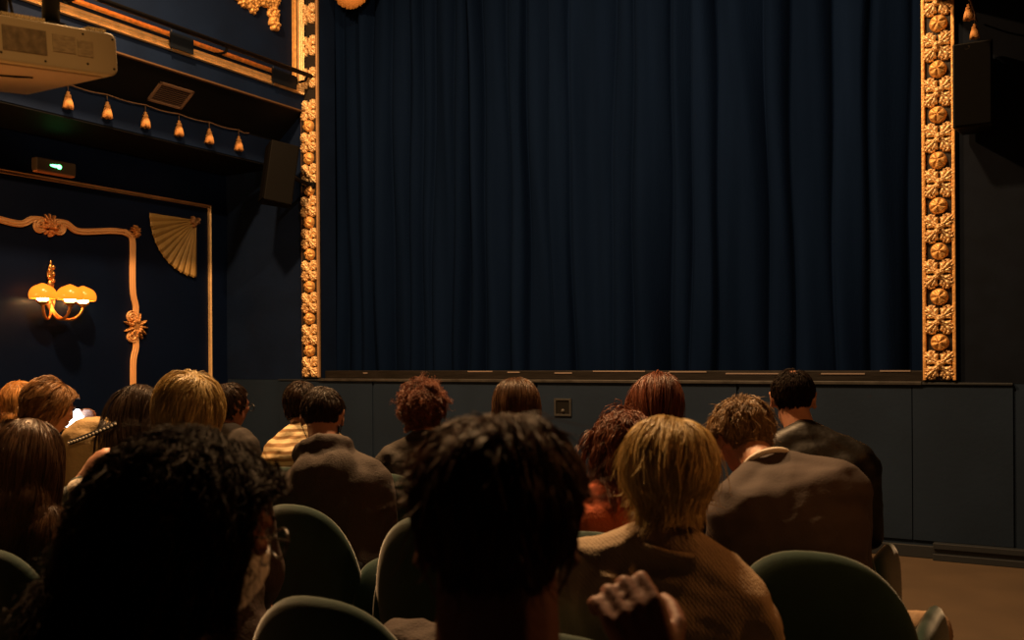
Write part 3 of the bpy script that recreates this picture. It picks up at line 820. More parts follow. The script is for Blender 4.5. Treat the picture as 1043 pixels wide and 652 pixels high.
def make_hair(par, R, pos, st, m, seed, shoulders):
    g = np.random.default_rng(seed)
    n = st['n']; L = st['len']; Ls = st.get('lsd', .2) * L; th_ = st['thick']; seg = st.get('seg', 10); rad = st['rad']
    # roots on the scalp
    pts = []
    hl = st.get('hairline', -.055)          # nape height
    while len(pts) < n:
        d = g.normal(size=(n * 2, 3)); d /= np.linalg.norm(d, axis=1)[:, None]
        p = CR_C + d * CR_R
        y = p[:, 1]
        zmin = np.interp(y, [-.10, -.05, -.01, .02, .05, .09], [hl, hl, -.01, .015, .055, .08])
        ok = p[:, 2] > zmin
        if st.get('bald'): ok &= ~((p[:, 2] > .100) & (np.abs(p[:, 0]) < .035) & (y < .01) & (y > -.07) & (g.random(len(p)) < st['bald']))
        pts += list(p[ok])
    root = np.array(pts[:n])
    K = st.get('clumps', max(12, n // 40)); gi = g.choice(n, K, replace=False)
    d2 = ((root[:, None, :] - root[None, gi, :]) ** 2).sum(2); own = d2.argmin(1); guide = gi[own]
    wh = np.array(st.get('whorl', (0.01, -.045, .105)))
    G = np.array(R.transposed() @ Vector((0, 0, -1)))
    comb = np.array(st.get('comb', (0, 0, 0)), float)
    length = np.clip(g.normal(L, Ls, n), L * .35, L * 1.9); layer = th_ * (.25 + .75 * g.random(n) ** .6)
    clump_rnd = g.normal(size=(n, 3)) * st.get('clump_var', .35)
    length = .5 * length + .5 * length[guide]
    length = length * np.interp(root[:, 2], [-.06, .045], [st.get('nape', 1.), 1.]) * np.where((np.abs(root[:, 0]) > .055) & (root[:, 2] < .03), st.get('side', 1.), 1.)
    step = length / seg
    cols = [(CR_C, CR_R), (JW_C, JW_R)]
    P_ = np.empty((n, seg + 1, 3)); P_[:, 0] = root; p = root.copy()
    nrm = (root - CR_C) / CR_R ** 2; nrm /= np.linalg.norm(nrm, axis=1)[:, None]
    cutr = g.random(n)
    out = nrm.copy(); d_prev = nrm * st.get('lift', .6)
    grav = st.get('grav', .6); flow = st.get('flow', 1.); jit = st.get('jit', .15)
    for s in range(1, seg + 1):
        q = s / seg
        ax = p - wh; nr = (p - CR_C) / CR_R ** 2; nr /= np.linalg.norm(nr, axis=1)[:, None]
        tg = ax - nr * (ax * nr).sum(1)[:, None]; tl = np.linalg.norm(tg, axis=1)[:, None]; tg /= np.maximum(tl, 1e-4)
        d = tg * flow * (1 - q * .6) + G * grav * (.4 + q) + comb * (1 - .5 * q) + clump_rnd[guide] * .5 + g.normal(size=(n, 3)) * jit + d_prev * .9
        d /= np.linalg.norm(d, axis=1)[:, None]
        p = p + d * step[:, None]; d_prev = d
        off = layer * min(1, .35 + q * 1.5) * (np.interp(p[:, 2], [-.06, .11], st['vol']) if 'vol' in st else 1.)
        fc = st.get('face', .045); fm_ = (p[:, 2] < .065) & (p[:, 1] > fc); p[fm_, 1] += (fc - p[fm_, 1]) * .8
        for c_, r_ in cols:
            e = (p - c_) / (r_[None, :] + off[:, None]); dd = np.linalg.norm(e, axis=1)
            hit = dd < 1
            p[hit] = c_ + (e[hit] / dd[hit][:, None]) * (r_[None, :] + off[hit][:, None])
        # neck
        ny = p[:, 2] < -.06
        if ny.any():
            cx = np.array((0, -.025)); e = p[:, :2] - cx; dd = np.linalg.norm(e, axis=1); lim = .058 + off * .7
            hit = ny & (dd < lim)
            p[hit, :2] = cx + e[hit] / np.maximum(dd[hit], 1e-3)[:, None] * lim[hit][:, None]
        for c_, rr in shoulders:
            e = p - c_; dd = np.linalg.norm(e, axis=1); lim = rr + off * .6; hit = dd < lim
            p[hit] = c_ + e[hit] / dd[hit][:, None] * lim[hit][:, None]
        ck = st.get('cling', .0) * (1 if True else 0)
        if ck:
            e = (p - CR_C) / (CR_R[None, :] + off[:, None]); dd = np.linalg.norm(e, axis=1); far = (dd > 1) & (p[:, 2] > -.02)
            tgt = CR_C + (e / dd[:, None]) * (CR_R[None, :] + off[:, None]); p[far] += (tgt[far] - p[far]) * ck
            low = (p[:, 2] <= -.02) & (dd > 1)          # towards the nape
            cx = np.array((0, -.02)); e2_ = p[:, :2] - cx; d2_ = np.linalg.norm(e2_, axis=1); lim = .066 + off * (.35 if 'taper' in st else 1.)
            far2 = low & (d2_ > lim); p[far2, :2] += (cx + e2_[far2] / d2_[far2][:, None] * lim[far2][:, None] - p[far2, :2]) * ck * (1. if 'taper' in st else .5)
        fx = (p[:, 2] < .060) & (p[:, 2] > -.14) & (p[:, 1] > .02) & (np.abs(p[:, 0]) < .064); sgn_ = np.where(p[:, 0] >= 0, 1, -1)
        p[fx, 0] = (sgn_ * (.066 + off * .5))[fx]; p[fx, 1] = np.minimum(p[fx, 1], .050)
        if 'cut' in st:
            lim = st['cut'][0] + cutr * .028; cm = (np.abs(p[:, 0]) > .05) & (p[:, 1] > -.055) & (p[:, 2] < lim); p[cm, 2] = lim[cm]
            lim = st['cut'][1] + cutr * .03; cm = (p[:, 2] < lim); p[cm, 2] += (lim[cm] - p[cm, 2]) * .8
        P_[:, s] = p
    # clumping towards guides
    cl = st.get('clump', .45); q = (np.arange(seg + 1) / seg)[None, :, None]
    gp = P_[guide]; rel = (root - root[guide])[:, None, :] * (1 - .5 * q)
    P_ = P_ * (1 - cl * q) + (gp + rel) * (cl * q)
    amp = st.get('curl', 0)
    if amp:
        e1 = g.normal(size=(n, 3))[guide]; e1 += g.normal(size=(n, 3)) * .35; e1 /= np.linalg.norm(e1, axis=1)[:, None]
        e2 = np.cross(e1, nrm); e2 /= np.linalg.norm(e2, axis=1)[:, None] + 1e-6
        lam = st.get('wave', .03); ph = g.uniform(0, 6.28, n)[guide] + g.normal(size=n) * .5
        s_ = q[:, :, 0] * length[:, None]; a = 2 * PI * s_ / lam + ph[:, None]
        am = amp * np.minimum(1, s_ / .03)
        P_ = P_ + (np.cos(a) * am)[:, :, None] * e1[:, None, :] + (np.sin(a) * am)[:, :, None] * e2[:, None, :]
    if st.get('wisps'):
        w_ = g.random(n) < st['wisps']; P_[w_] += (out[w_][:, None, :] + g.normal(size=(w_.sum(), 1, 3)) * .6) * (q * q * st.get('wispa', .015))
    # tubes with a triangular section
    m1 = seg + 1
    T = np.gradient(P_, axis=1); T /= np.linalg.norm(T, axis=2)[:, :, None] + 1e-9
    ref = g.normal(size=(n, 1, 3)); A = np.cross(T, np.broadcast_to(ref, T.shape)); A /= np.linalg.norm(A, axis=2)[:, :, None] + 1e-9
    B = np.cross(T, A); prof = rad * (1 - .75 * (np.arange(m1) / seg) ** 2) ; rr = prof[None, :, None] * (.7 + .6 * g.random((n, 1, 1)))
    ring = [P_ + rr * (math.cos(a) * A + math.sin(a) * B) for a in (0, 2.094, 4.189)]
    VV = np.stack(ring, 2).reshape(-1, 3)
    base = (np.arange(n) * m1 * 3)[:, None, None] + (np.arange(seg) * 3)[None, :, None]
    i0 = np.array([0, 1, 2])[None, None, :]; i1 = np.array([1, 2, 0])[None, None, :]
    Q = np.stack([base + i0, base + i1, base + i1 + 3, base + i0 + 3], 3).reshape(-1, 4)
    sid = np.repeat(.55 * g.random(n)[guide] + .45 * g.random(n), m1 * 3)
    # under-layer that keeps the scalp from showing
    cs, cf = [], []
    nu, nv = 40, 24; t_in = th_ * st.get('cap', .38)
    keepv = {}
    for j in range(nv + 1):
        a = PI * j / nv
        for i in range(nu):
            b = 2 * PI * i / nu; p0 = CR_C + np.array((math.sin(a) * math.cos(b), math.sin(a) * math.sin(b), math.cos(a))) * (CR_R + t_in)
            cs.append(p0)
    cs = np.array(cs); zmin = np.interp(cs[:, 1], [-.10, -.05, -.01, .02, .05, .09], [hl - .01, hl - .01, -.02, .02, .062, .09])
    okv = cs[:, 2] > zmin
    if st.get('bald'): okv &= ~((cs[:, 2] > .095) & (np.abs(cs[:, 0]) < .04) & (cs[:, 1] < .015) & (cs[:, 1] > -.075))
    for j in range(nv):
        for i in range(nu):
            f = (j * nu + i, (j + 1) * nu + i, (j + 1) * nu + (i + 1) % nu, j * nu + (i + 1) % nu)
            if all(okv[list(f)]): cf.append(f)
    nV = len(VV)
    allV = np.vstack([VV, cs]); allQ = np.vstack([Q, np.array(cf) + nV])
    Rn = np.array(R); W = allV @ Rn.T + np.array(pos) - np.array(par.location)
    me = bpy.data.meshes.new('hair'); me.vertices.add(len(W)); me.vertices.foreach_set('co', W.ravel())
    me.loops.add(allQ.size); me.loops.foreach_set('vertex_index', allQ.ravel().astype(np.int32))
    me.polygons.add(len(allQ)); me.polygons.foreach_set('loop_start', np.arange(len(allQ), dtype=np.int32) * 4)
    me.polygons.foreach_set('use_smooth', [True] * len(allQ))
    me.update(calc_edges=True); at = me.attributes.new('strand', 'FLOAT', 'POINT')
    at.data.foreach_set('value', np.concatenate([sid, np.full(len(cs), .12)]))
    me.materials.append(m)
    return link(bpy.data.objects.new('hair', me), par)

def hand(mb, wrist, d, palm_n, curl=.5, side=1, sc=1.):
    """d: wrist->knuckles; palm_n: the way the palm faces; side: +1 thumb on the d x palm_n side"""
    d = d.normalized(); pn = (palm_n - d * palm_n.dot(d)).normalized(); s = d.cross(pn).normalized() * side
    w = wrist
    for k in (-1.5, -.5, .5, 1.5):
        a = w + s * (k * .0105 * sc); b = w + d * (.083 * sc) + s * (k * .0205 * sc)
        mb.cap(a, .0150 * sc, b, .0118 * sc, 10, 3)
    for k, ln in ((1.5, .9), (.5, 1.), (-.5, .95), (-1.5, .76)):
        p = w + d * (.088 * sc) + s * (k * .0212 * sc); dd = (d + s * k * .05).normalized(); r = .0092 * sc
        for j, l in enumerate((.040, .026, .020)):
            a = curl * (.55, 1., .9)[j]
            ax = s * side
            dd = (dd * math.cos(a) + pn * math.sin(a)).normalized(); pn2 = pn
            q = p + dd * (l * ln * sc); mb.cap(p, r, q, r * .9, 9, 3); p = q; r *= .9
            pn = (pn - dd * pn.dot(dd)).normalized() if abs(pn.dot(dd)) < .98 else (-d)
        pn = pn2 if False else (palm_n - d * palm_n.dot(d)).normalized()
    p = w + d * (.022 * sc) + s * (.024 * sc); dd = (d * .62 + s * .6 + pn * .35).normalized(); r = .0125 * sc
    for l, b in ((.042, 0), (.032, .5), (.024, .4)):
        dd = (dd + (d * .3 + pn * 1.0 - s * .5) * b * curl * 1.2).normalized(); q = p + dd * (l * sc); mb.cap(p, r, q, r * .88, 9, 3); p = q; r *= .88

def person(label, head, yaw=-30, pitch=8, roll=0, hips=None, byaw=None, sw=.19, hair=None, hcol=None, skin=None, top=None, trousers=None,
           kind='shirt', arms=(None, None), hand_curl=.45, voxel=.010, seed=1, group=None, sc_off=(0, 0, 0), head_scale=1., fold=.005, collar=None, lean_back=0., hood=False, lyaw=None, neck=1.):
    R, H = head_frame(head, yaw, pitch, roll); byaw = yaw if byaw is None else byaw
    skin = skin or SKIN
    hip = Vector((hips[0], hips[1], .54)); t = thing('person', label, 'person', (hip.x, hip.y, 0), group)
    inv = Matrix.Translation(t.location).inverted()
    def fin(o): o.matrix_parent_inverse = inv; return o
    def W(x, y, z): return R @ Vector((x, y, z)) + H
    nb = W(0, -.040, -.135) + Vector(sc_off) * .6
    by = math.radians(byaw); rb = Vector((math.cos(by), -math.sin(by), 0)); u = (nb - hip).normalized(); rb = (rb - u * rb.dot(u)).normalized(); fw = u.cross(rb)
    ff = Vector((math.sin(by), math.cos(by), 0))
    sc = nb - u * .065 + Vector(sc_off) * .4 - fw * .01
    RB = Matrix((rb, fw, u)).transposed()
    def torso(mb, g_):
        mb.ell(sc - u * .12 + fw * .005, (sw - .025 + g_, .105 + g_, .19 + g_), RB)
        mb.cap(sc - rb * (sw * .5) - u * .045 - fw * .015, .075 + g_, sc + rb * (sw * .5) - u * .045 - fw * .015, .075 + g_)
        for s in (-1, 1):
            mb.cap(nb + u * .01, .045 + g_, sc + rb * (s * (sw - .065)) - u * .005, .055 + g_)
            mb.ell(sc + rb * (s * (sw - .045)) - u * .045, (.060 + g_,) * 3)
        m_ = hip.lerp(sc, .4)
        mb.ell(m_, (sw - .045 + g_, .115 + g_, .20 + g_), RB)
        mb.ell(hip + u * .05, (.165 + g_, .125 + g_, .13 + g_), RB)
    # joints
    J = []
    for i, s in enumerate((-1, 1)):
        sh = sc + rb * (s * (sw - .04)) - u * .05
        a = arms[i]
        if a is None:
            el = sh + rb * (s * .035) - Vector((0, 0, .25)) + ff * .10
            wr = hip + ff * .30 + Vector((0, 0, .085)) + rb * (s * .07)
            hd = (ff * .7 - rb * s * .5 + V3(0, 0, -.1)); pn = V3(0, 0, -1)
        else:
            el, wr = Vector(a[0]), Vector(a[1]); hd = Vector(a[2]); pn = Vector(a[3])
        J.append((sh, el, wr, hd, pn, s))
    body = MB()
    # head
    body.ell(W(*CR_C), CR_R * 1.0, R, 28, 18); body.ell(W(*JW_C), JW_R, R, 24, 14)
    body.ell(W(0, .045, -.088), (.030, .028, .026), R); body.ell(W(0, .05, .02), (.060, .04, .055), R)
    body.cap(W(0, .083, .015), .009, W(0, .103, -.022), .012, 10); body.ell(W(0, .094, -.027), (.019, .013, .010), R)
    for s in (-1, 1):
        body.ell(W(s * .032, .072, -.012), (.024, .022, .018), R); body.ell(W(s * .030, .080, .022), (.026, .012, .008), R)
        ep = [W(s * (.074 + .010 * math.sin(a) ** 2 * .6 + .006), -.004 - .017 * math.cos(a) * -1 - .004, -.002 + .032 * math.sin(a)) for a in np.linspace(-1.2, 3.6, 10)]
        body.tube(ep, .0062, 8); body.ell(W(s * .077, -.002, -.004), (.006, .013, .026), R); body.ell(W(s * .077, .004, -.030), (.006, .008, .010), R)
    body.ell(W(0, .088, -.052), (.022, .010, .0055), R); body.ell(W(0, .086, -.062), (.019, .010, .006), R)
    body.cap(W(0, -.018, -.03), .054 * neck, nb - u * .02, .058 * neck); body.ell(W(0, -.045, -.045), (.045, .035, .05), R)
    torso(body, -.012)
    for sh, el, wr, hd, pn, s in J:
        body.chain([sh, el, wr], [.050, .038, .027]); body.cap(el, .040, el.lerp(wr, .35), .039)
        hand(body, wr, hd, pn, hand_curl, -s)
    knees = []
    lb = by if lyaw is None else math.radians(lyaw); ff = Vector((math.sin(lb), math.cos(lb), 0))
    for s in (-1, 1):
        hp = hip + rb * (s * .085) - V3(0, 0, .01); kn = Vector((hip.x, hip.y, .52)) + ff * .43 + Vector((math.cos(lb), -math.sin(lb), 0)) * (s * .15); an = kn + ff * (.04) + V3(0, 0, -.43)
        knees.append((hp, kn, an)); body.chain([hp, kn, an], [.070, .050, .038]); body.cap(an, .036, an + ff * .13 - V3(0, 0, .045), .028)
    if voxel > 0: fin(remesh('body', body, voxel, skin, t, 3))
    # eyes
    for s in (-1, 1):
        e = MB(); e.ell(W(s * .032, .0835, -.003), (.0118, .0118, .0062), R, 14, 10); eye = fin(e.build('eye', mat('eye_white', (.42, .36, .32), .3), t, smooth=True))
        e = MB(); e.ell(W(s * .032, .0925, -.004), (.0048, .0035, .0048), R, 12, 8); e.build('iris', mat('iris_brown', (.02, .01, .006), .2), eye, smooth=True)
        e = MB(); e.tube([W(s * (.016 + .006 * k), .098 - .0022 * k * k * .3, .024 + .004 * math.sin(k * .7)) for k in range(6)], [.002, .0032, .0036, .0034, .0028, .0015], 6); fin(e.build('eyebrow', hcol, t, smooth=True))
    # clothes
    cl = MB(); torso(cl, .016)
    for sh, el, wr, hd, pn, s in J: cl.chain([sh, el, wr + (el - wr).normalized() * .01], [.068, .056, .040])
    if hood:
        for a in np.linspace(-1.2, 1.2, 9): cl.ell(nb + rb * (.085 * math.sin(a)) - fw * (.075 * math.cos(a)) + u * (.02 + .02 * math.cos(a)), (.042,) * 3)
        for a in np.linspace(-.8, .8, 5): cl.ell(nb + rb * (.09 * math.sin(a)) - fw * (.07 + .03 * math.cos(a)) - u * .075, (.062, .05, .085), RB)
    elif kind in ('jacket', 'shirt'):
        for a in np.linspace(0, 2 * PI, 18)[:-1]: cl.ell(nb + rb * (.062 * math.sin(a)) - fw * (.062 * math.cos(a) - .005) + u * (.0 + .012 * math.cos(a)), (.016 if kind == 'shirt' else .020,) * 3, None, 10, 6)
    topo = fin(remesh({'jacket': 'jacket', 'shirt': 'sweater'}[kind], cl, .011 if fold < .02 else .013, top, t, 4, fold, seed))
    if collar:
        c_ = MB(); c_.tube([nb + rb * (.069 * math.sin(a)) - fw * (.069 * math.cos(a) - .002) + u * (.022 + .018 * math.cos(a)) for a in np.linspace(-1.7, 1.7, 22)], .009, 8)
        c_.build('shirt_collar', collar, topo, smooth=True)
    tr = MB(); tr.ell(hip + V3(0, 0, .02), (.175, .135, .12), RB)
    for hp, kn, an in knees: tr.chain([hp, kn, an + V3(0, 0, .03)], [.092, .072, .060])
    fin(remesh('trousers', tr, .015, trousers or mat('dark_denim', (.012, .013, .018), .8), t, 3, .008, seed + 3))
    for hp, kn, an in knees:
        sh_ = MB(); sh_.ell(an + ff * .05 + V3(0, 0, -.05), (.045, .045, .04)); sh_.cap(an - V3(0, 0, .03), .042, an + ff * .15 - V3(0, 0, .052), .034)
        fin(remesh('shoe', sh_, .014, mat('shoe_leather', (.012, .010, .009), .5), t, 2))
    # hair
    Ri = R.transposed()
    shl = []
    for q in (sc - fw * .01 - u * .02, sc + rb * .09 - u * .02, sc - rb * .09 - u * .02, sc + rb * .15 - u * .04, sc - rb * .15 - u * .04, sc - u * .14 - fw * .01, sc + rb * .06 - u * .16, sc - rb * .06 - u * .16):
        shl.append((np.array(Ri @ (q - H)), .098))
    shl.append((np.array(Ri @ (nb - H)), .075))
    ho = make_hair(t, R, H, hair, hcol, seed, shl) if hair else None
    return dict(top=topo, t=t, R=R, H=H, W=W, nb=nb, sc=sc, rb=rb, fw=fw, u=u, fin=fin, J=J)

def glasses(p, m):
    g = MB(); W = p['W']
    for s in (-1, 1):
        g.tube([W(s * .033 + .025 * math.cos(a), .112 - .004 * math.cos(a) ** 2, -.004 + .020 * math.sin(a)) for a in np.linspace(0, 2 * PI, 20)[:-1]], .0018, 6, closed=True)
        g.tube([W(s * .058, .110, .002), W(s * .076, .08, .004), W(s * .083, .0, .002), W(s * .082, -.015, -.012)], .0018, 6)
    g.tube([W(-.009, .112, .0), W(0, .116, .003), W(.009, .112, .0)], .0018, 6)
    g.tube([W(.0, .1155, .0028), W(.0005, .116, .003)], .0018, 6)
    return p['fin'](g.build('glasses', m, p['t'], smooth=True))
def mask(p, m):
    W = p['W']; V = []; F = []; nu, nv = 22, 12
    for j in range(nv + 1):
        v = j / nv
        for i in range(nu + 1):
            a = (i / nu * 2 - 1) * 1.18; z = -.008 - .098 * v
            rx, ry = .068 - .010 * v, .100 + .016 * math.sin(v * PI) - .022 * v
            V.append(W(rx * math.sin(a) * (1 - .12 * abs(v - .5)), ry * math.cos(a) + .008 - (.002 if j % 3 == 0 else 0), z + .018 * abs(math.sin(a)) * (1 - 2 * v) * -.6))
    for j in range(nv):
        for i in range(nu):
            q = j * (nu + 1) + i; F.append((q, q + 1, q + nu + 2, q + nu + 1))
    mb = MB().add(V, F); o = mb.build('face_mask', m, p['t'], smooth=True); s_ = o.modifiers.new('s', 'SOLIDIFY'); s_.thickness = .003
    p['fin'](o)
    for s in (-1, 1):
        lo = MB().tube([W(s * .064, .04, -.025), W(s * .079, .012, .0), W(s * .083, -.010, .028), W(s * .084, -.020, .0), W(s * .080, -.006, -.032), W(s * .058, .035, -.085)], .0018, 6)
        lo.build('ear_loop', m, o, smooth=True)

HBLACK = hair_mat('black_hair', (.010, .006, .004), (.024, .012, .007), .6, .12)
HDARK = hair_mat('dark_brown_hair', (.034, .012, .006), (.12, .038, .014), .45, .25)
HDK2 = hair_mat('deep_brown_hair', (.020, .011, .007), (.055, .029, .016), .42, .3)
HMID = hair_mat('mid_brown_hair', (.055, .027, .013), (.15, .072, .034))
HBROWN = hair_mat('brown_hair', (.13, .06, .026), (.32, .15, .065))
HLBROWN = hair_mat('light_brown_hair', (.30, .15, .06), (.62, .34, .14))
HAUB = hair_mat('auburn_hair', (.10, .030, .016), (.28, .09, .045))
HREDB = hair_mat('red_brown_hair', (.12, .04, .022), (.32, .11, .055))
HBLOND = hair_mat('blond_hair', (.62, .40, .13), (1., .80, .40))
HORNG = hair_mat('copper_hair', (.60, .26, .07), (.95, .50, .16))
HGREY = hair_mat('grey_brown_hair', (.20, .115, .055), (.50, .32, .16))
WHITE = mat('white_fabric', (.62, .56, .48), .7, bump=.2, bscale=150)
BLKC = mat('black_cloth', (.022, .017, .014), .8, bump=.4, bscale=160)
BRNJ = mat('brown_jacket_cloth', (.042, .028, .024), .85, bump=.12, bscale=150, vary=.15, vscale=8)
HOODM = mat('hoodie_cloth', (.034, .023, .018), .85, bump=.35, bscale=180, vary=.12)
KNIT = mat('beige_knit', (.34, .25, .16), .85, bump=.3, bscale=240, vary=.2, vscale=20, stretch=(1, 1, .35))
BEIGE = mat('beige_jacket_cloth', (.56, .38, .17), .75, bump=.3, bscale=100, vary=.15, vscale=9)
RUST = mat('rust_cloth', (.52, .10, .025), .8, bump=.3, bscale=130, vary=.1)
DENIM = mat('denim_cloth', (.075, .10, .09), .8, bump=.5, bscale=200, vary=.25)
DKBR = mat('dark_brown_cloth', (.05, .028, .02), .8, bump=.4, bscale=120)
LEATH = mat('black_leather', (.010, .008, .0065), .5, spec=.3, bump=.15, bscale=60)
STRIPE = mat('striped_pale_cloth', (.68, .52, .27), .75, bump=.2, bscale=100)
nt = KNIT.node_tree; wv = nt.nodes.new('ShaderNodeTexWave'); wv.inputs['Scale'].default_value = 55; wv.bands_direction = 'DIAGONAL'; wv.inputs['Distortion'].default_value = 1.2
tc_ = nt.nodes.new('ShaderNodeTexCoord'); nt.links.new(tc_.outputs['Object'], wv.inputs['Vector']); bp_ = nt.nodes.new('ShaderNodeBump'); bp_.inputs['Strength'].default_value = .3; bp_.inputs['Distance'].default_value = .0015
nt.links.new(wv.outputs['Fac'], bp_.inputs['Height']); ob_ = [n_ for n_ in nt.nodes if n_.type == 'BUMP' and n_ != bp_][0]; nt.links.new(bp_.outputs['Normal'], ob_.inputs['Normal'])
nt = STRIPE.node_tree; wv = nt.nodes.new('ShaderNodeTexWave'); wv.inputs['Scale'].default_value = 9; wv.bands_direction = 'Z'; wv.inputs['Distortion'].default_value = 2.5
tc_ = nt.nodes.new('ShaderNodeTexCoord'); nt.links.new(tc_.outputs['Object'], wv.inputs['Vector']); rp = nt.nodes.new('ShaderNodeValToRGB')
rp.color_ramp.elements[0].position = .30; rp.color_ramp.elements[1].position = .55; rp.color_ramp.elements[0].color = (.30, .17, .06, 1); rp.color_ramp.elements[1].color = (.72, .56, .30, 1)
nt.links.new(wv.outputs['Fac'], rp.inputs['Fac']); nt.links.new(rp.outputs['Color'], nt.nodes['Principled BSDF'].inputs['Base Color'])

def S_(n, ln, thick, rad, **k): d = dict(n=n, len=ln, thick=thick, rad=rad); d.update(k); return d
GR_F, GR_2, GR_3 = 'nearest row of spectators', 'seated spectators', 'spectators near the stage'
# --- nearest row
p = person('person nearest the camera, seen from behind, short tousled dark hair, bare neck', (-.540, .90, 1.163), -31, 4, 0, hips=(-.56, .93), byaw=-26, sw=.185, sc_off=(0, 0, -.030), neck=1.17,
    hair=S_(8500, .080, .021, .0009, vol=(.55, 1.45), seg=9, grav=.55, flow=1.2, jit=.12, clump=.5, clumps=240, whorl=(.0, -.01, .12), hairline=-.03, wisps=.04, wispa=.02, clump_var=.45, cling=.6, nape=.22, cut=(.034, -.055), taper=1, lift=.3), hcol=HDARK, skin=mat('skin_shaded', (.15, .052, .030), .6, bump=.1, bscale=90), top=BLKC,  # skin colour darkened to stand for the shade on the raised hand
    arms=(None, ((-.34, 1.04, .82), (-.430, 1.10, .970), (-.42, .02, .80), (-.62, .75, -.2))), hand_curl=1.0, voxel=.0045, seed=4)
mask(p, mat('black_mask', (.012, .011, .011), .7))
p = person('person with big curly black hair, glasses and white mask, bottom left', (-1.020, .92, 1.132), 22, 14, 0, hips=(-1.14, .93), byaw=-10, sw=.18,
    hair=S_(12000, .22, .046, .0010, vol=(1.75, .52), cap=.06, face=.02, seg=18, grav=.85, flow=.7, jit=.25, curl=.008, wave=.045, clump=.5, clumps=420, lift=.8, wisps=.06, wispa=.02, clump_var=.5, whorl=(0, .02, .12), comb=(-.02, -.22, 0), cling=.35), hcol=HBLACK, skin=SKIND, top=DKBR, voxel=.0065, seed=6)
mask(p, mat('white_mask', (.8, .78, .76), .7)); glasses(p, mat('glasses_frame', (.02, .014, .01), .3))
# --- second row
p = person('blonde person in a beige ribbed sweater seen from behind', (-.712, 1.86, 1.112), -22, 2, 0, hips=(-.80, 1.86), byaw=-20, sw=.215,
    hair=S_(9000, .135, .026, .0010, seg=12, grav=.6, flow=1., jit=.07, clump=.38, clumps=420, whorl=(.015, .0, .115), hairline=-.06, wisps=.05, wispa=.02, clump_var=.3, cling=.6, nape=.35, lift=.3, cut=(-.06, -.125), taper=1), hcol=HBLOND, top=KNIT, voxel=.009, seed=8, fold=.008)
c_ = MB(); c_.tube([p['nb'] + p['rb'] * (.071 * math.sin(a)) - p['fw'] * (.071 * math.cos(a)) + p['u'] * (.008 + .01 * math.cos(a)) for a in np.linspace(0, 2 * PI, 40)[:-1]], .007, 8, closed=True); c_.build('neckband', KNIT, p['top'], smooth=True)
p = person('tall person with bright blond hair behind the curly black head', (-2.146, 1.92, 1.199), -35, 4, 0, hips=(-1.99, 1.86), sw=.19,
    hair=S_(4500, .10, .026, .0014, cling=.5, lift=.3, seg=9, grav=.5, flow=1.1, jit=.10, clump=.6, clumps=160, whorl=(.02, -.03, .12), comb=(-.3, .2, 0), clump_var=.4), hcol=HBLOND, top=DKBR, seed=10)
p = person('person with long straight brown hair and white cuffed raised hand, left edge', (-2.87, 1.92, 1.052), -28, 8, 0, hips=(-3.10, 1.86), sw=.18,
    hair=S_(6000, .40, .030, .0015, seg=15, grav=1.1, flow=.8, jit=.05, clump=.45, clumps=150, whorl=(0, .0, .12), clump_var=.2), hcol=HMID, top=DENIM, kind='jacket', seed=12,
    arms=(None, ((-2.80, 2.08, .76), (-2.935, 2.15, .945), (.50, .12, .60), (-.2, .5, -.6))))
cu_ = MB(); cu_.tube([(-2.899, 2.132, .895), (-2.931, 2.148, .940)], [.047, .041], 16); cu_.build('white_cuff', WHITE, p['top'], smooth=True)
# --- third row
p = person('grey-brown haired person in a brown jacket bending forward, right', (-.925, 3.06, 1.095), -40, 38, 0, hips=(-.62, 2.80), byaw=-24, sw=.215,
    hair=S_(6500, .075, .030, .0013, cut=(.005, -.075), cling=.5, nape=.5, lift=.2, seg=9, grav=.3, flow=1.1, jit=.09, clump=.5, clumps=200, curl=.005, wave=.06, whorl=(.0, -.05, .11), wisps=.05, wispa=.015, clump_var=.6), hcol=HGREY, top=BRNJ, kind='jacket', collar=WHITE, voxel=.009, seed=14, fold=.0045,
    sc_off=(.085, -.09, .012), lyaw=10, trousers=mat('beige_trousers', (.30, .20, .12), .8, bump=.3, bscale=150))
p = person('person with wavy red-brown hair in a rust orange top', (-1.275, 2.93, 1.062), -38, 14, 0, hips=(-1.22, 2.86), sc_off=(-.03, 0, .01), fold=.003, sw=.19,
    hair=S_(5000, .24, .034, .0014, seg=14, grav=.8, flow=.8, jit=.14, curl=.008, wave=.07, clump=.55, clumps=200, whorl=(0, 0, .12), clump_var=.4), hcol=HREDB, top=RUST, seed=16)
p = person('person in a brown hooded top with short dark hair and dark mask', (-2.585, 2.98, 1.128), -27, 20, 0, hips=(-2.37, 2.84), byaw=-32, sw=.20,
    hair=S_(5000, .028, .011, .0011, cut=(.0, -.06), seg=6, grav=.3, flow=1.2, jit=.16, clump=.4, clumps=300, hairline=-.045), hcol=HDK2, skin=SKIN, top=HOODM, kind='jacket', hood=True, voxel=.009, seed=18, fold=.006, sc_off=(.08, -.02, -.05), collar=mat('pale_shirt', (.4, .26, .17), .8))
mask(p, mat('black_mask', (.012, .011, .011), .7))
p = person('person with long dark hair and pale beige jacket with studded strap', (-3.635, 2.98, 1.128), -50, 24, -12, hips=(-3.80, 2.84), byaw=-38, sw=.18,
    hair=S_(4500, .34, .028, .0016, seg=13, grav=1., flow=.8, jit=.06, clump=.5, clumps=120, whorl=(0, 0, .12), comb=(-.5, 0, 0), clump_var=.25), hcol=HDK2, top=BEIGE, kind='jacket', seed=20, fold=.006, sc_off=(-.12, -.07, .05))
PY = p
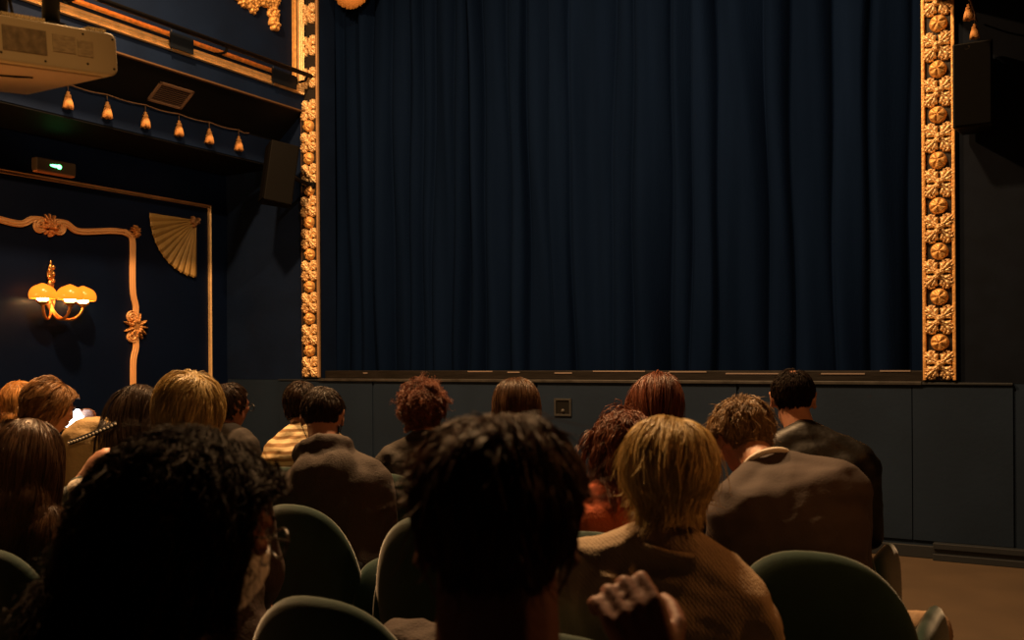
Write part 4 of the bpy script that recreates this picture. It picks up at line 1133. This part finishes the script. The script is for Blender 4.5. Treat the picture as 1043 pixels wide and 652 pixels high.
p = person('person with short light brown hair, face lit by a phone, far left', (-4.085, 2.84, 1.145), 18, 14, 0, hips=(-4.14, 2.84), byaw=-5, sw=.18,
    hair=S_(4500, .11, .036, .0016, cling=.6, seg=9, grav=.3, flow=1.1, jit=.10, clump=.55, clumps=160, whorl=(.0, .03, .12), comb=(0, -.2, .1), clump_var=.4), hcol=HLBROWN, top=DKBR, kind='jacket', seed=22,
    arms=(((-4.30, 3.0, .84), (-4.16, 3.09, .985), (.15, .0, .9), (.3, -.9, 0)), None))
phone = thing('phone', 'lit smartphone held up in front of the short haired person', 'phone', (-4.185, 3.04, 1.080)); phone.rotation_euler = (math.radians(-58), math.radians(10), math.radians(25))
MB().box((-.037, -.004, -.075), (.037, .004, .075)).build('phone_case', BLACKP, phone, bevel=.003)
MB().box((-.034, -.0055, -.071), (.034, -.004, .071)).build('phone_screen', mat('phone_screen', (.8, .9, 1), .2, emit=(.85, .92, 1), estr=7), phone)
# --- front row
p = person('person with straight dark auburn hair in front of the stage', (-1.492, 3.78, 1.175), -21, 5, 0, hips=(-1.50, 3.77), sw=.18,
    hair=S_(5000, .36, .026, .0016, seg=13, grav=1., flow=.9, jit=.05, clump=.45, clumps=120, whorl=(-.01, .03, .12), comb=(-.25, 0, 0), clump_var=.2), hcol=HAUB, top=DKBR, seed=24)
p = person('person with short dark thinning hair and dark leather jacket, right', (-.945, 3.78, 1.192), -14, 10, 0, hips=(-.92, 3.77), byaw=-18, sw=.22,
    hair=S_(4000, .028, .009, .0013, cut=(.0, -.06), seg=6, grav=.4, flow=1.2, jit=.15, clump=.3, clumps=300, hairline=-.05, bald=.75), hcol=HBLACK, top=LEATH, kind='jacket', seed=26, fold=.006, sc_off=(.08, -.04, -.01))
p = person('person with smooth brown hair seen just beyond the nearest dark head', (-2.175, 3.80, 1.145), -30, 6, 0, hips=(-2.10, 3.77), sw=.18,
    hair=S_(4500, .30, .036, .0016, seg=12, grav=.9, flow=.9, jit=.06, clump=.5, clumps=120, whorl=(0, .02, .12), clump_var=.2), hcol=HMID, top=BLKC, seed=28)
p = person('person with short curly red-brown hair and black jacket', (-2.668, 3.78, 1.125), -35, 4, 0, hips=(-2.66, 3.77), sw=.215,
    hair=S_(6000, .070, .034, .0015, seg=12, grav=.2, flow=.7, jit=.35, curl=.007, wave=.028, clump=.6, clumps=420, lift=1.2, clump_var=.6), hcol=HREDB, top=BLKC, kind='jacket', seed=30, fold=.007, sc_off=(.02, 0, -.02))
p = person('person with short dark hair and pale striped shirt left of the hooded man', (-3.44, 3.80, 1.125), -48, 10, 0, hips=(-3.27, 3.77), sw=.19,
    hair=S_(4000, .07, .020, .0017, cling=.6, nape=.6, seg=8, grav=.4, flow=1.1, jit=.12, clump=.5, clumps=200), hcol=HDK2, top=STRIPE, seed=32, sc_off=(.0, -.03, .0))
p = person('person with dark hair and glasses by the left end of the stage', (-3.936, 3.80, 1.116), 12, 4, 0, hips=(-3.86, 3.77), byaw=-10, sw=.18,
    hair=S_(3500, .06, .016, .0017, cling=.6, nape=.6, seg=8, grav=.5, flow=1.1, jit=.12, clump=.5, clumps=200), hcol=HDK2, skin=SKIND, top=BLKC, seed=34)
glasses(p, mat('glasses_frame', (.02, .014, .01), .3))
p = person('person with copper orange hair at the far left edge', (-5.78, 3.80, 1.112), -30, 6, 0, hips=(-5.63, 3.77), sw=.18,
    hair=S_(3500, .14, .030, .0022, cling=.5, seg=9, grav=.8, flow=1., jit=.08, clump=.5, clumps=100), hcol=HORNG, top=DKBR, seed=36)
# studded strap over the beige jacket's back
sp = MB(); a_ = PY['sc'] + PY['rb'] * .02 - PY['fw'] * .14 + PY['u'] * .02
pth = []
for k in range(15):
    t = k / 14; q = PY['nb'] - PY['fw'] * (.075 + .055 * math.sin(t * PI * .8)) + PY['u'] * (.03 - .13 * t) - PY['rb'] * (.05 + .15 * t); pth.append(q)
sp.tube(pth, .011, 8); strap = PY['fin'](sp.build('bag_strap', BLACK, PY['t'], smooth=True))
sb = MB()
for k, q in enumerate(pth): sb.ell(q - PY['fw'] * .015, (.0055,) * 3, None, 8, 6)
sb.build('strap_studs', WHITE, strap, smooth=True)
# brown bag
bg = MB(); bg.cap((-1.50, 2.00, .56), .10, (-1.30, 2.02, .56), .10); bg.cap((-1.48, 2.0, .62), .085, (-1.32, 2.02, .62), .085)
o = remesh('bundled_coat', bg, .012, mat('brown_wool', (.022, .011, .007), .85, bump=.4, bscale=120), None, 3, .012, 40)
tag(o, 'brown bundled coat on the seat behind the low green rim', 'coat')


# ------------------------------------------------------------------ lights
def area(name, loc, target, power, size, col, spread=None):
    l = bpy.data.lights.new(name, 'AREA'); l.energy = power; l.size = size; l.shape = 'DISK'; l.color = col
    if spread: l.spread = spread
    o = bpy.data.objects.new(name, l); COL.objects.link(o); o.location = loc
    o.rotation_euler = (Vector(target) - Vector(loc)).to_track_quat('-Z', 'Y').to_euler(); return o
def point(name, loc, power, r, col):
    l = bpy.data.lights.new(name, 'POINT'); l.energy = power; l.shadow_soft_size = r; l.color = col
    o = bpy.data.objects.new(name, l); COL.objects.link(o); o.location = loc; return o
WARM = (1, .585, .27)
area('house_light', (-5.0, 3.9, 5.6), (-4.0, 4.4, 0), 420, .30, (1, .52, .21))
area('house_light', (-2.4, 4.5, 5.7), (-2.2, 5.0, 0), 250, .30, WARM)
for (sx, sy, sz) in shades:
    point('lamp_glow', (XL + sx, 5.175 + sy, 1.90 + sz + .03), 4, .03, (1, .42, .10))
for y, e in ((2.8, 55), (.6, 20)): point('side_lamp', (XL + .3, y, 1.95), e, .08, (1, .45, .14))
def spot(name, loc, target, power, ang, blend, r, col):
    l = bpy.data.lights.new(name, 'SPOT'); l.energy = power; l.spot_size = math.radians(ang); l.spot_blend = blend; l.shadow_soft_size = r; l.color = col
    o = bpy.data.objects.new(name, l); COL.objects.link(o); o.location = loc; o.rotation_euler = (Vector(target) - Vector(loc)).to_track_quat('-Z', 'Y').to_euler(); return o
spot('unseen_spot', (-.95, 2.2, 3.3), (-6.4, 5.4, 4.55), 420, 33, .4, .06, WARM)  # unseen spot put in to brighten the gilded balcony mouldings
spot('unseen_spot', (-.95, .2, 3.0), (-2.3, 1.2, 2.15), 46, 34, .6, .06, (1, .52, .18))  # unseen fill added for the projector's side face, not the balcony
spot('added_seating_spot', (-2.9, 4.3, 5.6), (-1.9, 2.5, 1.2), 760, 46, .6, .15, (1, .58, .25))  # added spot that lifts the heads and chair rims, cone kept limited
point('side_lamp', (XR - .25, 2.3, 1.95), 20, .06, (1, .38, .10))
spot('added_uplight', (-3.0, .5, .9), (-2.25, 1.35, 2.1), 60, 36, .8, .08, (1, .40, .10))  # unseen spot added to warm the projector's underside; there is no desk
wd = bpy.data.worlds.new('dark_room'); S.world = wd; wd.use_nodes = True
wd.node_tree.nodes['Background'].inputs[0].default_value = (.5, .6, .8, 1); wd.node_tree.nodes['Background'].inputs[1].default_value = .002

# ------------------------------------------------------------------ camera
F_PX = 1000.
cam = bpy.data.cameras.new('camera'); co = bpy.data.objects.new('camera', cam); COL.objects.link(co); S.camera = co
cam.sensor_fit = 'HORIZONTAL'; cam.sensor_width = 36; cam.lens = 36 * F_PX / 1043
cam.shift_y = 41.4 / 1043; cam.clip_start = .02; cam.clip_end = 50
th = math.radians(30)
co.matrix_world = Matrix.Translation((0, 0, 1.35)) @ Matrix.Rotation(th, 4, 'Z') @ Matrix.Rotation(PI / 2, 4, 'X') @ Matrix.Rotation(-.006, 4, 'Z')
cam.dof.use_dof = True; cam.dof.focus_distance = 6.5; cam.dof.aperture_fstop = 5.6
S.view_settings.view_transform = 'Standard'; S.view_settings.look = 'None'; S.view_settings.exposure = 0; S.view_settings.gamma = 1
S.view_settings.use_curve_mapping = False
S.cycles.max_bounces = 6; S.cycles.sample_clamp_indirect = 3
